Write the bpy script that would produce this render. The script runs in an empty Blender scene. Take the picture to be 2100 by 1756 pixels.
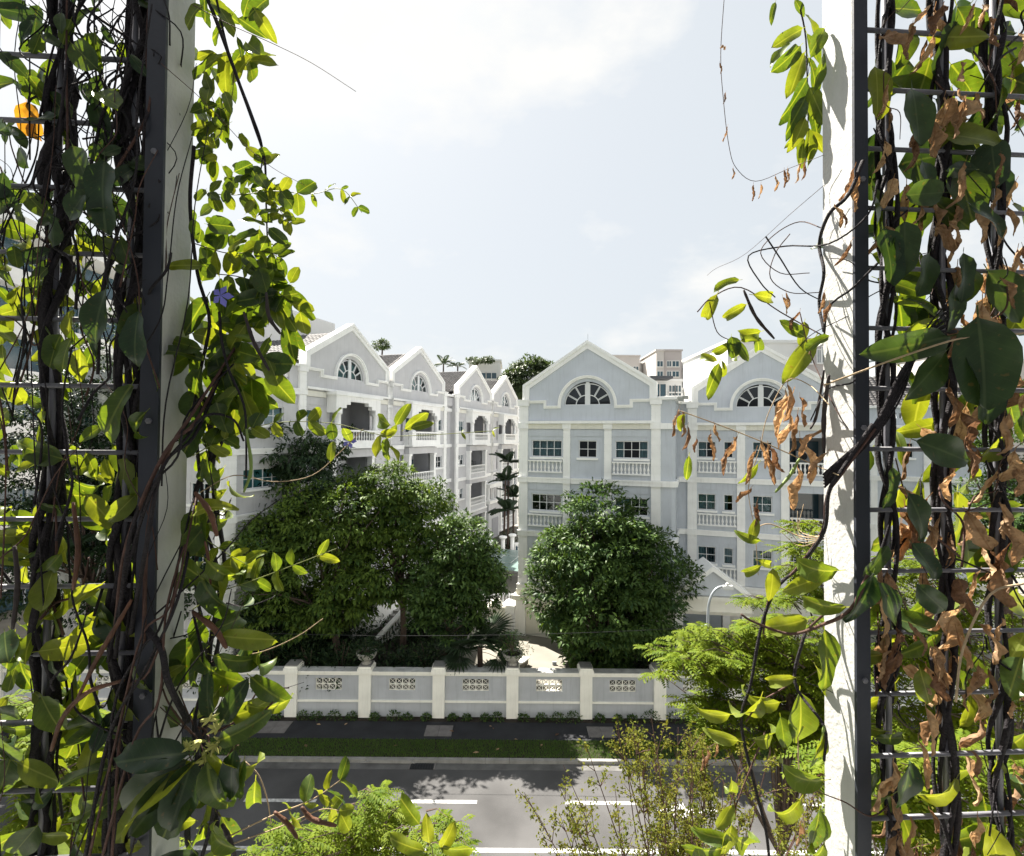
import bpy, bmesh, math, random
import numpy as np
from mathutils import Vector, Matrix, geometry

R = math.radians
random.seed(7)
rng = np.random.default_rng(11)
SC = bpy.context.scene
COL = SC.collection

# ------------------------------------------------------------------ camera
EYE = Vector((0, 0, 13.5))
FPX = 1050.0                       # focal length for a picture 2100 wide
PITCH, ROLL = R(1.05), R(0.45)
_f0 = Vector((0, math.cos(PITCH), math.sin(PITCH)))
_u0 = Vector((0, -math.sin(PITCH), math.cos(PITCH)))
_r0 = Vector((1, 0, 0))
CAM_R = _r0 * math.cos(ROLL) + _u0 * math.sin(ROLL)
CAM_U = _u0 * math.cos(ROLL) - _r0 * math.sin(ROLL)
CAM_F = _f0
cam_d = bpy.data.cameras.new('camera')
cam_d.sensor_width = 36.0
cam_d.lens = 36.0 * FPX / 2100.0
cam_d.clip_start = 0.05
cam_d.clip_end = 3000
cam = bpy.data.objects.new('camera', cam_d)
COL.objects.link(cam)
m = Matrix((CAM_R, CAM_U, -CAM_F)).transposed().to_4x4()
m.translation = EYE
cam.matrix_world = m
SC.camera = cam

# ------------------------------------------------------------------ light
SUN_AZ, SUN_EL = R(-38), R(54)     # azimuth from +Y, negative = to the left
SUN_DIR = Vector((math.sin(SUN_AZ) * math.cos(SUN_EL), math.cos(SUN_AZ) * math.cos(SUN_EL), math.sin(SUN_EL)))
sd = bpy.data.lights.new('sun', 'SUN')
sd.energy = 4.6
sd.angle = R(0.5)
sd.color = (1.0, 0.94, 0.84)
sun = bpy.data.objects.new('sun', sd)
COL.objects.link(sun)
sun.rotation_euler = SUN_DIR.to_track_quat('Z', 'Y').to_euler()

world = bpy.data.worlds.new('World')
SC.world = world
world.use_nodes = True
nt = world.node_tree
nt.nodes.clear()
sky = nt.nodes.new('ShaderNodeTexSky')
sky.sky_type = 'NISHITA'
sky.sun_disc = False
sky.sun_elevation = SUN_EL
sky.sun_rotation = SUN_AZ
sky.air_density = 1.0
sky.dust_density = 4.0
sky.ozone_density = 1.5
bg = nt.nodes.new('ShaderNodeBackground')
bg.inputs['Strength'].default_value = 0.085
# thin bright cloud veil over the whole sky
tc = nt.nodes.new('ShaderNodeTexCoord')
mp = nt.nodes.new('ShaderNodeMapping')
mp.inputs['Scale'].default_value = (1.6, 1.6, 3.4)
mp.inputs['Location'].default_value = (0.865, 2.744, 3.515)
nz = nt.nodes.new('ShaderNodeTexNoise')
nz.inputs['Scale'].default_value = 1.9
nz.inputs['Detail'].default_value = 7.0
nz.inputs['Roughness'].default_value = 0.56
rp = nt.nodes.new('ShaderNodeValToRGB')
rp.color_ramp.elements[0].position = 0.53
rp.color_ramp.elements[1].position = 0.72
rp.color_ramp.elements[0].color = (0, 0, 0, 1)
rp.color_ramp.elements[1].color = (1, 1, 1, 1)
mx = nt.nodes.new('ShaderNodeMix')
mx.data_type = 'RGBA'
ad = nt.nodes.new('ShaderNodeMix')
ad.data_type = 'RGBA'
ad.blend_type = 'ADD'
ad.inputs['Factor'].default_value = 1.0
cw = nt.nodes.new('ShaderNodeVectorMath'); cw.operation = 'SCALE'
out = nt.nodes.new('ShaderNodeOutputWorld')
lk = nt.links.new
lk(tc.outputs['Generated'], mp.inputs['Vector'])
lk(mp.outputs['Vector'], nz.inputs['Vector'])
lk(nz.outputs['Fac'], rp.inputs['Fac'])
veil = nt.nodes.new('ShaderNodeMix'); veil.data_type = 'RGBA'      # hazy tropical air: a pale veil over the clear sky
veil.inputs['Factor'].default_value = 0.92
veil.inputs['B'].default_value = (2.09, 2.21, 2.27, 1)
lk(sky.outputs['Color'], veil.inputs['A'])
lk(veil.outputs['Result'], mx.inputs['A'])
mx.inputs['B'].default_value = (2.85, 2.83, 2.76, 1)
lk(rp.outputs['Color'], mx.inputs['Factor'])
lk(mx.outputs['Result'], bg.inputs['Color'])
lk(bg.outputs['Background'], out.inputs['Surface'])

SC.view_settings.view_transform = 'Standard'
SC.view_settings.look = 'None'
SC.view_settings.exposure = 2.08
SC.view_settings.gamma = 1.0
SC.view_settings.use_curve_mapping = False
try:
    SC.cycles.max_bounces = 7
    SC.cycles.diffuse_bounces = 4
    SC.cycles.glossy_bounces = 3
    SC.cycles.transmission_bounces = 4
    SC.cycles.transparent_max_bounces = 8
    SC.cycles.sample_clamp_indirect = 6.0
    SC.cycles.use_denoising = True
except Exception:
    pass

# ------------------------------------------------------------------ helpers
def at(x, y, Y):
    """world point seen at picture position (x, y) of a 2100-wide frame, at distance Y in front of the lens plane"""
    d = CAM_F + CAM_R * ((x - 1050) / FPX) - CAM_U * ((y - 878) / FPX)
    return EYE + d * (Y / d.y)

def link(o, parent=None):
    COL.objects.link(o)
    if parent is not None:
        o.parent = parent
    return o

def tag(o, label=None, cat=None, group=None, kind=None):
    if label: o['label'] = label
    if cat: o['category'] = cat
    if group: o['group'] = group
    if kind: o['kind'] = kind
    return o

def empty(name, loc=(0, 0, 0), rz=0.0, label=None, cat=None, group=None):
    o = bpy.data.objects.new(name, None)
    o.empty_display_size = 0.2
    link(o)
    o.location = loc
    o.rotation_euler = (0, 0, rz)
    return tag(o, label, cat, group)

def obj(name, mesh, parent=None, loc=None):
    o = bpy.data.objects.new(name, mesh)
    link(o, parent)
    if loc is not None: o.location = loc
    return o

class MB:
    def __init__(s):
        s.v = []; s.f = []
    def add(s, vs, fs):
        b = len(s.v); s.v += [tuple(p) for p in vs]; s.f += [tuple(i + b for i in f) for f in fs]; return s
    def box(s, x0, x1, y0, y1, z0, z1):
        return s.add([(x0,y0,z0),(x1,y0,z0),(x1,y1,z0),(x0,y1,z0),(x0,y0,z1),(x1,y0,z1),(x1,y1,z1),(x0,y1,z1)],
                     [(0,3,2,1),(4,5,6,7),(0,1,5,4),(1,2,6,5),(2,3,7,6),(3,0,4,7)])
    def taper(s, c0, w0, d0, z0, c1, w1, d1, z1):
        vs = []
        for (cx, cy), w, d, z in ((c0, w0, d0, z0), (c1, w1, d1, z1)):
            vs += [(cx-w,cy-d,z),(cx+w,cy-d,z),(cx+w,cy+d,z),(cx-w,cy+d,z)]
        return s.add(vs, [(0,3,2,1),(4,5,6,7),(0,1,5,4),(1,2,6,5),(2,3,7,6),(3,0,4,7)])
    def quad(s, a, b, c, d):
        return s.add([a,b,c,d], [(0,1,2,3)])
    def tube(s, pts, rad, sides=6, cap=True):
        pts = [Vector(p) for p in pts]
        n = len(pts)
        if not hasattr(rad, '__len__'): rad = [rad] * n
        b = len(s.v)
        up = Vector((0, 0, 1))
        t0 = (pts[1] - pts[0]).normalized()
        nrm = t0.cross(up if abs(t0.z) < .95 else Vector((1, 0, 0))).normalized()
        for i, p in enumerate(pts):
            t = (pts[min(i+1, n-1)] - pts[max(i-1, 0)])
            t = t.normalized() if t.length > 1e-9 else t0
            nrm = (nrm - t * nrm.dot(t))
            nrm = nrm.normalized() if nrm.length > 1e-6 else t.orthogonal().normalized()
            bn = t.cross(nrm)
            for k in range(sides):
                a = 2 * math.pi * k / sides
                s.v.append(tuple(p + (nrm * math.cos(a) + bn * math.sin(a)) * rad[i]))
        for i in range(n - 1):
            for k in range(sides):
                k2 = (k + 1) % sides
                s.f.append((b+i*sides+k, b+i*sides+k2, b+(i+1)*sides+k2, b+(i+1)*sides+k))
        if cap:
            s.f.append(tuple(b + k for k in reversed(range(sides))))
            s.f.append(tuple(b + (n-1)*sides + k for k in range(sides)))
        return s
    def lathe(s, prof, sides=12, c=(0, 0, 0), cap=True):
        b = len(s.v); n = len(prof)
        for r, z in prof:
            for k in range(sides):
                a = 2 * math.pi * k / sides
                s.v.append((c[0] + r*math.cos(a), c[1] + r*math.sin(a), c[2] + z))
        for i in range(n - 1):
            for k in range(sides):
                k2 = (k + 1) % sides
                s.f.append((b+i*sides+k, b+i*sides+k2, b+(i+1)*sides+k2, b+(i+1)*sides+k))
        if cap:
            s.f.append(tuple(b + k for k in reversed(range(sides))))
            s.f.append(tuple(b + (n-1)*sides + k for k in range(sides)))
        return s
    def extrude_poly(s, poly, y0, y1, holes=()):
        """polygon in the x-z plane (with holes) given a front at y0 and a back at y1"""
        loops = [list(poly)] + [list(h) for h in holes]
        flat = [p for l in loops for p in l]
        tris = geometry.tessellate_polygon([[Vector((p[0], p[1], 0)) for p in l] for l in loops])
        b = len(s.v); n = len(flat)
        for p in flat: s.v.append((p[0], y0, p[1]))
        for p in flat: s.v.append((p[0], y1, p[1]))
        for t in tris:
            a, c, d = [flat[i] for i in t]
            cr = (c[0]-a[0])*(d[1]-a[1]) - (c[1]-a[1])*(d[0]-a[0])
            t = tuple(t) if cr > 0 else tuple(reversed(t))
            s.f.append(tuple(b + i for i in t))
            s.f.append(tuple(b + n + i for i in reversed(t)))
        o = 0
        for l in loops:
            k = len(l)
            for i in range(k):
                j = (i + 1) % k
                s.f.append((b+o+i, b+o+j, b+n+o+j, b+n+o+i))
            o += k
        return s
    def ribbon(s, path, w, y0, y1, closed=False):
        """moulding: a band of width w to the left of a path in the x-z plane, from y0 (front) to y1"""
        P = [Vector((p[0], p[1])) for p in path]; n = len(P); I = []
        for i in range(n):
            a = P[i] - P[i-1] if i > 0 else P[1] - P[0]
            c = P[i+1] - P[i] if i < n-1 else P[n-1] - P[n-2]
            a.normalize(); c.normalize()
            na, nc = Vector((-a.y, a.x)), Vector((-c.y, c.x))
            m_ = na + nc
            k = w / max(0.35, (1 + na.dot(nc)))
            I.append(P[i] + m_ * k)
        b = len(s.v)
        for p, q in zip(P, I):
            s.v += [(p.x, y0, p.y), (q.x, y0, q.y), (p.x, y1, p.y), (q.x, y1, q.y)]
        for i in range(n-1):
            o = b + 4*i; e = o + 4
            s.f += [(o, e, e+1, o+1), (o+2, o+3, e+3, e+2), (o, o+2, e+2, e), (o+1, e+1, e+3, o+3)]
        s.f += [(b, b+1, b+3, b+2), (b+4*(n-1), b+4*(n-1)+2, b+4*(n-1)+3, b+4*(n-1)+1)]
        return s
    def mesh(s, name, mat, smooth=False):
        me = bpy.data.meshes.new(name)
        me.from_pydata(s.v, [], s.f)
        me.update()
        bm = bmesh.new(); bm.from_mesh(me)
        bmesh.ops.recalc_face_normals(bm, faces=bm.faces)
        bm.to_mesh(me); bm.free()
        if mat: me.materials.append(mat)
        if smooth:
            me.polygons.foreach_set('use_smooth', [True] * len(me.polygons))
        return me
    def build(s, name, mat, parent=None, smooth=False, loc=None):
        return obj(name, s.mesh(name, mat, smooth), parent, loc)

def smooth_path(pts, per=5):
    """Catmull-Rom through the points"""
    P = [Vector(p) for p in pts]
    if len(P) < 3: return P
    Q = [P[0]*2 - P[1]] + P + [P[-1]*2 - P[-2]]
    o = []
    for i in range(1, len(Q) - 2):
        for k in range(per):
            t = k / per
            a, b, c, d = Q[i-1], Q[i], Q[i+1], Q[i+2]
            o.append(0.5 * ((b*2) + (c - a)*t + (a*2 - b*5 + c*4 - d)*t*t + (b*3 - a - c*3 + d)*t*t*t))
    o.append(P[-1])
    return o

# ------------------------------------------------------------------ materials
def mat_new(name):
    ma = bpy.data.materials.new(name)
    ma.use_nodes = True
    n = ma.node_tree.nodes; l = ma.node_tree.links
    return ma, n, l, n['Principled BSDF']

def m_plain(name, col, rough=0.6, var=0.08, scale=3.0, bump=0.0, bscale=60.0, streak=0.0, spec=0.3, metal=0.0, coords='Object'):
    """paint, plaster, metal: base colour with soft large-scale variation, fine relief and vertical weather streaks"""
    ma, n, l, b = mat_new(name)
    tcn = n.new('ShaderNodeTexCoord')
    no = n.new('ShaderNodeTexNoise'); no.inputs['Scale'].default_value = scale; no.inputs['Detail'].default_value = 6
    l.new(tcn.outputs[coords], no.inputs['Vector'])
    rm = n.new('ShaderNodeMapRange')
    rm.inputs['From Min'].default_value = 0.3; rm.inputs['From Max'].default_value = 0.7
    rm.inputs['To Min'].default_value = 1 - var; rm.inputs['To Max'].default_value = 1 + var
    l.new(no.outputs['Fac'], rm.inputs['Value'])
    hs = n.new('ShaderNodeHueSaturation'); hs.inputs['Color'].default_value = (*col, 1)
    l.new(rm.outputs['Result'], hs.inputs['Value'])
    src = hs.outputs['Color']
    if streak > 0:
        mpn = n.new('ShaderNodeMapping'); mpn.inputs['Scale'].default_value = (5.5, 5.5, 0.35)
        l.new(tcn.outputs[coords], mpn.inputs['Vector'])
        n2 = n.new('ShaderNodeTexNoise'); n2.inputs['Scale'].default_value = 1.6; n2.inputs['Detail'].default_value = 8
        n2.inputs['Roughness'].default_value = 0.65
        l.new(mpn.outputs['Vector'], n2.inputs['Vector'])
        r2 = n.new('ShaderNodeMapRange')
        r2.inputs['From Min'].default_value = 0.52; r2.inputs['From Max'].default_value = 0.78
        r2.inputs['To Min'].default_value = 0.0; r2.inputs['To Max'].default_value = streak
        l.new(n2.outputs['Fac'], r2.inputs['Value'])
        mxn = n.new('ShaderNodeMix'); mxn.data_type = 'RGBA'
        l.new(r2.outputs['Result'], mxn.inputs['Factor']); l.new(src, mxn.inputs['A'])
        mxn.inputs['B'].default_value = (col[0]*.38, col[1]*.38, col[2]*.36, 1)
        src = mxn.outputs['Result']
    l.new(src, b.inputs['Base Color'])
    b.inputs['Roughness'].default_value = rough
    b.inputs['Metallic'].default_value = metal
    b.inputs['Specular IOR Level'].default_value = spec
    if bump > 0:
        nb = n.new('ShaderNodeTexNoise'); nb.inputs['Scale'].default_value = bscale; nb.inputs['Detail'].default_value = 4
        l.new(tcn.outputs[coords], nb.inputs['Vector'])
        bp = n.new('ShaderNodeBump'); bp.inputs['Strength'].default_value = bump; bp.inputs['Distance'].default_value = 0.02
        l.new(nb.outputs['Fac'], bp.inputs['Height']); l.new(bp.outputs['Normal'], b.inputs['Normal'])
    return ma

def m_leaf(name, c0, c1, trans, tcol, rough=0.42, attr='rnd', vein=None, spec=0.35, patch=0.0, use_obj=False):
    """leaf: two-tone colour by a random value per leaf, light passing through, soft sheen"""
    ma, n, l, b = mat_new(name)
    if use_obj:
        inf = n.new('ShaderNodeObjectInfo'); rv = inf.outputs['Random']
    else:
        at_ = n.new('ShaderNodeAttribute'); at_.attribute_name = attr; rv = at_.outputs['Fac']
    mxn = n.new('ShaderNodeMix'); mxn.data_type = 'RGBA'
    mxn.inputs['A'].default_value = (*c0, 1); mxn.inputs['B'].default_value = (*c1, 1)
    l.new(rv, mxn.inputs['Factor'])
    src = mxn.outputs['Result']
    if vein is not None or patch > 0:
        tcn = n.new('ShaderNodeTexCoord')
    if patch > 0:
        no = n.new('ShaderNodeTexNoise'); no.inputs['Scale'].default_value = 5.0; no.inputs['Detail'].default_value = 5
        ad_ = n.new('ShaderNodeVectorMath'); ad_.operation = 'ADD'
        l.new(tcn.outputs['Object'], ad_.inputs[0]); l.new(rv, ad_.inputs[1])
        l.new(ad_.outputs['Vector'], no.inputs['Vector'])
        rm = n.new('ShaderNodeMapRange'); rm.inputs['From Min'].default_value = 0.35; rm.inputs['From Max'].default_value = 0.72
        rm.inputs['To Min'].default_value = 1 - patch; rm.inputs['To Max'].default_value = 1 + patch
        l.new(no.outputs['Fac'], rm.inputs['Value'])
        hs = n.new('ShaderNodeHueSaturation'); l.new(src, hs.inputs['Color']); l.new(rm.outputs['Result'], hs.inputs['Value'])
        src = hs.outputs['Color']
        n3 = n.new('ShaderNodeTexNoise'); n3.inputs['Scale'].default_value = 13.0; n3.inputs['Detail'].default_value = 3
        l.new(ad_.outputs['Vector'], n3.inputs['Vector'])
        r3_ = n.new('ShaderNodeMapRange'); r3_.inputs['From Min'].default_value = 0.64; r3_.inputs['From Max'].default_value = 0.72
        r3_.inputs['To Max'].default_value = 0.55
        l.new(n3.outputs['Fac'], r3_.inputs['Value'])
        mb_ = n.new('ShaderNodeMix'); mb_.data_type = 'RGBA'; l.new(r3_.outputs['Result'], mb_.inputs['Factor']); l.new(src, mb_.inputs['A'])
        mb_.inputs['B'].default_value = (0.11, 0.075, 0.03, 1)
        src = mb_.outputs['Result']
    if vein is not None:
        sx = n.new('ShaderNodeSeparateXYZ'); l.new(tcn.outputs['Object'], sx.inputs[0])
        ab = n.new('ShaderNodeMath'); ab.operation = 'ABSOLUTE'; l.new(sx.outputs['X'], ab.inputs[0])
        # side veins: stripes of y - 0.9|x|
        mu = n.new('ShaderNodeMath'); mu.operation = 'MULTIPLY_ADD'; mu.inputs[1].default_value = -0.75
        l.new(ab.outputs[0], mu.inputs[0]); l.new(sx.outputs['Y'], mu.inputs[2])
        fr = n.new('ShaderNodeMath'); fr.operation = 'PINGPONG'; fr.inputs[1].default_value = 0.055
        l.new(mu.outputs[0], fr.inputs[0])
        r1 = n.new('ShaderNodeMapRange'); r1.inputs['From Min'].default_value = 0.0; r1.inputs['From Max'].default_value = 0.009
        r1.inputs['To Min'].default_value = 0.14; r1.inputs['To Max'].default_value = 0.0
        l.new(fr.outputs[0], r1.inputs['Value'])
        r2 = n.new('ShaderNodeMapRange'); r2.inputs['From Min'].default_value = 0.007; r2.inputs['From Max'].default_value = 0.02
        r2.inputs['To Min'].default_value = 0.6; r2.inputs['To Max'].default_value = 0.0
        l.new(ab.outputs[0], r2.inputs['Value'])
        mm = n.new('ShaderNodeMath'); mm.operation = 'MAXIMUM'
        l.new(r1.outputs['Result'], mm.inputs[0]); l.new(r2.outputs['Result'], mm.inputs[1])
        mv = n.new('ShaderNodeMix'); mv.data_type = 'RGBA'
        l.new(mm.outputs[0], mv.inputs['Factor']); l.new(src, mv.inputs['A']); mv.inputs['B'].default_value = (*vein, 1)
        src = mv.outputs['Result']
    l.new(src, b.inputs['Base Color'])
    b.inputs['Roughness'].default_value = rough
    b.inputs['Specular IOR Level'].default_value = spec
    tr = n.new('ShaderNodeBsdfTranslucent')
    mt = n.new('ShaderNodeMix'); mt.data_type = 'RGBA'; mt.blend_type = 'MULTIPLY'; mt.inputs['Factor'].default_value = 1.0
    sc_ = n.new('ShaderNodeVectorMath'); sc_.operation = 'SCALE'; sc_.inputs['Scale'].default_value = 1.0
    l.new(src, sc_.inputs[0])
    l.new(sc_.outputs['Vector'], mt.inputs['A']); mt.inputs['B'].default_value = (*tcol, 1)
    l.new(mt.outputs['Result'], tr.inputs['Color'])
    ms = n.new('ShaderNodeMixShader'); ms.inputs['Fac'].default_value = trans
    l.new(b.outputs['BSDF'], ms.inputs[1]); l.new(tr.outputs['BSDF'], ms.inputs[2])
    l.new(ms.outputs['Shader'], n['Material Output'].inputs['Surface'])
    return ma

def m_glass(name, tint, refl=0.12):
    """thin window glass: tinted see-through with a sky reflection"""
    ma, n, l, b = mat_new(name)
    n.remove(b)
    t = n.new('ShaderNodeBsdfTransparent'); t.inputs['Color'].default_value = (*tint, 1)
    g = n.new('ShaderNodeBsdfGlossy'); g.inputs['Roughness'].default_value = 0.03
    g.inputs['Color'].default_value = (0.9, 0.95, 1.0, 1)
    lw = n.new('ShaderNodeLayerWeight'); lw.inputs['Blend'].default_value = 0.10
    rm = n.new('ShaderNodeMapRange'); rm.inputs['To Min'].default_value = refl; rm.inputs['To Max'].default_value = 0.45
    l.new(lw.outputs['Fresnel'], rm.inputs['Value'])
    ms = n.new('ShaderNodeMixShader')
    l.new(rm.outputs['Result'], ms.inputs['Fac']); l.new(t.outputs[0], ms.inputs[1]); l.new(g.outputs[0], ms.inputs[2])
    l.new(ms.outputs[0], n['Material Output'].inputs['Surface'])
    return ma

M = {}
M['wall'] = m_plain('grey_painted_wall', (0.545, 0.575, 0.62), 0.75, 0.06, 1.2, 0.15, 90, 0.26)
M['trim'] = m_plain('white_painted_trim', (0.90, 0.895, 0.87), 0.7, 0.05, 1.5, 0.1, 80, 0.22)
M['gwall'] = m_plain('grey_boundary_wall_paint', (0.46, 0.475, 0.50), 0.8, 0.08, 1.2, 0.2, 70, 0.32)
M['gtrim'] = m_plain('cream_boundary_trim_paint', (0.89, 0.87, 0.79), 0.75, 0.06, 1.5, 0.15, 70, 0.22)
M['gutter'] = m_plain('stained_gutter_concrete', (0.11, 0.108, 0.105), 0.9, 0.3, 2.0, 0.4, 60)
M['cream'] = m_plain('cream_painted_band', (0.76, 0.74, 0.66), 0.7, 0.05, 2, 0.1, 80, 0.22)
M['lwall'] = m_plain('warm_grey_painted_wall', (0.56, 0.555, 0.56), 0.75, 0.06, 1.2, 0.15, 90, 0.30)
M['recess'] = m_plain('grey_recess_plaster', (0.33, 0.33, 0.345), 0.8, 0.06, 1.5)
M['frame'] = m_plain('white_window_frame', (0.74, 0.75, 0.75), 0.45, 0.03, 4)
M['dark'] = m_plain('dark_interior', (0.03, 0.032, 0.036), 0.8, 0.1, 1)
M['curtain'] = m_plain('pale_curtain_cloth', (0.42, 0.48, 0.47), 0.9, 0.1, 6)
M['glass'] = m_glass('window_glass', (0.36, 0.48, 0.52), 0.045)
M['glass_green'] = m_glass('teal_window_glass', (0.28, 0.50, 0.52), 0.07)
M['tile'] = m_plain('grey_clay_roof_tile', (0.125, 0.12, 0.12), 0.75, 0.35, 4, 0.2, 40)
M['tile_under'] = m_plain('dark_roof_batten', (0.05, 0.05, 0.052), 0.9, 0.1, 4)
M['slate'] = m_plain('dark_metal_roof', (0.07, 0.075, 0.085), 0.5, 0.1, 3)
M['asphalt'] = m_plain('asphalt_road', (0.073, 0.072, 0.073), 0.88, 0.3, 0.45, 0.7, 45)
M['path'] = m_plain('dark_footpath', (0.026, 0.027, 0.031), 0.9, 0.25, 1.2, 0.3, 50)
M['concrete'] = m_plain('weathered_concrete', (0.25, 0.245, 0.23), 0.85, 0.2, 2.5, 0.3, 60, 0.35)
M['coping'] = m_plain('stained_coping_paint', (0.50, 0.50, 0.48), 0.85, 0.25, 2.2, 0.3, 60, 0.4)
M['slab'] = m_plain('concrete_cover_slab', (0.16, 0.15, 0.145), 0.85, 0.2, 3, 0.3, 60)
M['paving'] = m_plain('cream_driveway_paving', (0.20, 0.187, 0.16), 0.8, 0.12, 0.8, 0.1, 50)
M['line'] = m_plain('worn_white_road_paint', (0.46, 0.46, 0.45), 0.75, 0.38, 9, 0.2, 60)
M['soil'] = m_plain('dark_soil', (0.028, 0.022, 0.016), 0.95, 0.3, 5, 0.5, 40)
M['earth'] = m_plain('grassy_ground', (0.045, 0.065, 0.025), 0.95, 0.3, 0.5, 0.4, 20)
M['steel'] = m_plain('dark_steel_frame_paint', (0.030, 0.034, 0.045), 0.5, 0.08, 5, 0.05, 60, 0.12)  # dark steel, deepened so the front plates carry their shade in the colour
M['steel_w'] = m_plain('white_steel_post_paint', (0.47, 0.47, 0.46), 0.65, 0.09, 5, 0.22, 60, 0.22)
M['rod'] = m_plain('grey_steel_rod', (0.13, 0.13, 0.15), 0.45, 0.15, 12, 0.05, 60, 0.0, 0.5)
M['lamp'] = m_plain('galvanised_lamp_post', (0.34, 0.37, 0.40), 0.45, 0.06, 6, 0, 60, 0, 0.5, 0.3)
M['bark'] = m_plain('brown_bark', (0.085, 0.060, 0.048), 0.9, 0.3, 14, 0.6, 60)
M['vinebark'] = m_plain('dark_vine_bark', (0.019, 0.016, 0.019), 0.85, 0.35, 40, 0.6, 150)
M['twig'] = m_plain('brown_vine_twig', (0.075, 0.040, 0.032), 0.8, 0.3, 40, 0.3, 150)
M['paletwig'] = m_plain('pale_dry_twig', (0.36, 0.27, 0.17), 0.8, 0.2, 40, 0.2, 150)
M['tendril'] = m_plain('green_tendril', (0.22, 0.25, 0.07), 0.6, 0.2, 30)
M['pod'] = m_plain('brown_seed_pod', (0.10, 0.045, 0.026), 0.6, 0.4, 18, 0.3, 60)
M['pod_dark'] = m_plain('black_seed_pod', (0.03, 0.022, 0.022), 0.6, 0.3, 18, 0.3, 60)
M['pod_green'] = m_plain('green_seed_pod', (0.17, 0.24, 0.06), 0.5, 0.3, 12, 0.2, 60)
M['flower'] = m_plain('violet_petal', (0.16, 0.16, 0.50), 0.6, 0.1, 10)
M['bud'] = m_plain('yellow_green_bud', (0.36, 0.36, 0.10), 0.6, 0.2, 20)
M['urn'] = m_plain('weathered_stone_urn', (0.36, 0.345, 0.31), 0.85, 0.2, 6, 0.3, 40, 0.3)
M['plas'] = m_plain('beige_distant_wall', (0.52, 0.49, 0.47), 0.8, 0.05, 0.4, 0, 60, 0.05)
M['plas2'] = m_plain('pinkish_distant_wall', (0.42, 0.385, 0.38), 0.8, 0.05, 0.4, 0, 60, 0.05)
M['plasw'] = m_plain('white_distant_wall', (0.66, 0.66, 0.65), 0.8, 0.05, 0.4, 0, 60, 0.07)
M['plasg'] = m_plain('blue_grey_distant_wall', (0.36, 0.40, 0.44), 0.8, 0.05, 0.4)
M['dglass'] = m_plain('dark_blue_glass', (0.035, 0.075, 0.10), 0.08, 0.2, 0.3, 0, 60, 0, 0.6)
M['poolglass'] = m_plain('green_canopy_glass', (0.16, 0.23, 0.21), 0.2, 0.1, 1.5, 0, 60, 0, 0.5)
M['grating'] = m_plain('dark_iron_grating', (0.02, 0.022, 0.025), 0.6, 0.1, 5)
M['cable'] = m_plain('black_cable', (0.02, 0.02, 0.022), 0.6, 0.1, 5)
M['sign'] = m_plain('dark_sign_paint', (0.05, 0.05, 0.055), 0.6, 0.05, 5)
# foliage
M['lf_tree'] = m_leaf('glossy_tree_leaf', (0.018, 0.046, 0.020), (0.090, 0.145, 0.032), 0.17, (2.2, 2.1, 0.7), 0.45, spec=0.13)
M['lf_lime'] = m_leaf('bright_tree_leaf', (0.022, 0.054, 0.018), (0.120, 0.175, 0.028), 0.20, (2.0, 1.9, 0.5), 0.5, spec=0.08)
M['lf_dark'] = m_leaf('dark_tree_leaf', (0.012, 0.028, 0.016), (0.042, 0.070, 0.026), 0.13, (2.0, 1.9, 0.7), 0.5, spec=0.12)
M['lf_feather'] = m_leaf('feathery_leaf', (0.060, 0.110, 0.010), (0.165, 0.205, 0.018), 0.34, (1.8, 1.6, 0.4), 0.55, spec=0.08)
M['lf_olive'] = m_leaf('olive_sparse_leaf', (0.060, 0.085, 0.012), (0.155, 0.145, 0.022), 0.30, (1.6, 1.5, 0.5), 0.55, spec=0.06)
M['lf_palm'] = m_leaf('palm_frond', (0.030, 0.050, 0.026), (0.06, 0.09, 0.035), 0.15, (1.8, 1.8, 0.8), 0.35)
M['lf_grass'] = m_leaf('grass_blade', (0.055, 0.12, 0.028), (0.12, 0.20, 0.045), 0.25, (1.6, 1.6, 0.7), 0.6, spec=0.1)
M['lf_far'] = m_leaf('distant_tree_leaf', (0.035, 0.060, 0.028), (0.08, 0.11, 0.045), 0.2, (1.8, 1.8, 0.8), 0.5)
M['lf_vine'] = m_leaf('vine_leaf', (0.024, 0.050, 0.016), (0.058, 0.095, 0.022), 0.36, (3.3, 2.8, 0.4), 0.38, use_obj=True, vein=(0.15, 0.19, 0.06), patch=0.22)
M['lf_young'] = m_leaf('young_vine_leaf', (0.070, 0.115, 0.020), (0.15, 0.185, 0.028), 0.40, (2.2, 1.9, 0.4), 0.38, use_obj=True, vein=(0.26, 0.30, 0.09), patch=0.15)
M['lf_big'] = m_leaf('large_dark_vine_leaf', (0.016, 0.036, 0.018), (0.036, 0.062, 0.024), 0.20, (3.0, 2.8, 0.6), 0.34, use_obj=True, vein=(0.07, 0.10, 0.05), patch=0.2)
M['lf_dry'] = m_leaf('dry_brown_leaf', (0.15, 0.085, 0.055), (0.52, 0.36, 0.21), 0.28, (1.5, 1.25, 0.95), 0.7, use_obj=True, vein=(0.22, 0.12, 0.06), patch=0.3, spec=0.15)
M['lf_yellow'] = m_leaf('yellow_dying_leaf', (0.34, 0.17, 0.02), (0.40, 0.22, 0.03), 0.45, (1.5, 1.3, 0.6), 0.5, use_obj=True, vein=(0.3, 0.15, 0.03), patch=0.3)

# ================================================================== SETTING
def sheet(name, x0, x1, y0, y1, z, mat, kind='structure', nx=1, ny=1):
    mb = MB()
    for i in range(nx):
        for j in range(ny):
            a, b = x0 + (x1-x0)*i/nx, x0 + (x1-x0)*(i+1)/nx
            c, d = y0 + (y1-y0)*j/ny, y0 + (y1-y0)*(j+1)/ny
            mb.quad((a,c,z),(b,c,z),(b,d,z),(a,d,z))
    o = mb.build(name, mat)
    return tag(o, kind=kind)

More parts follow.
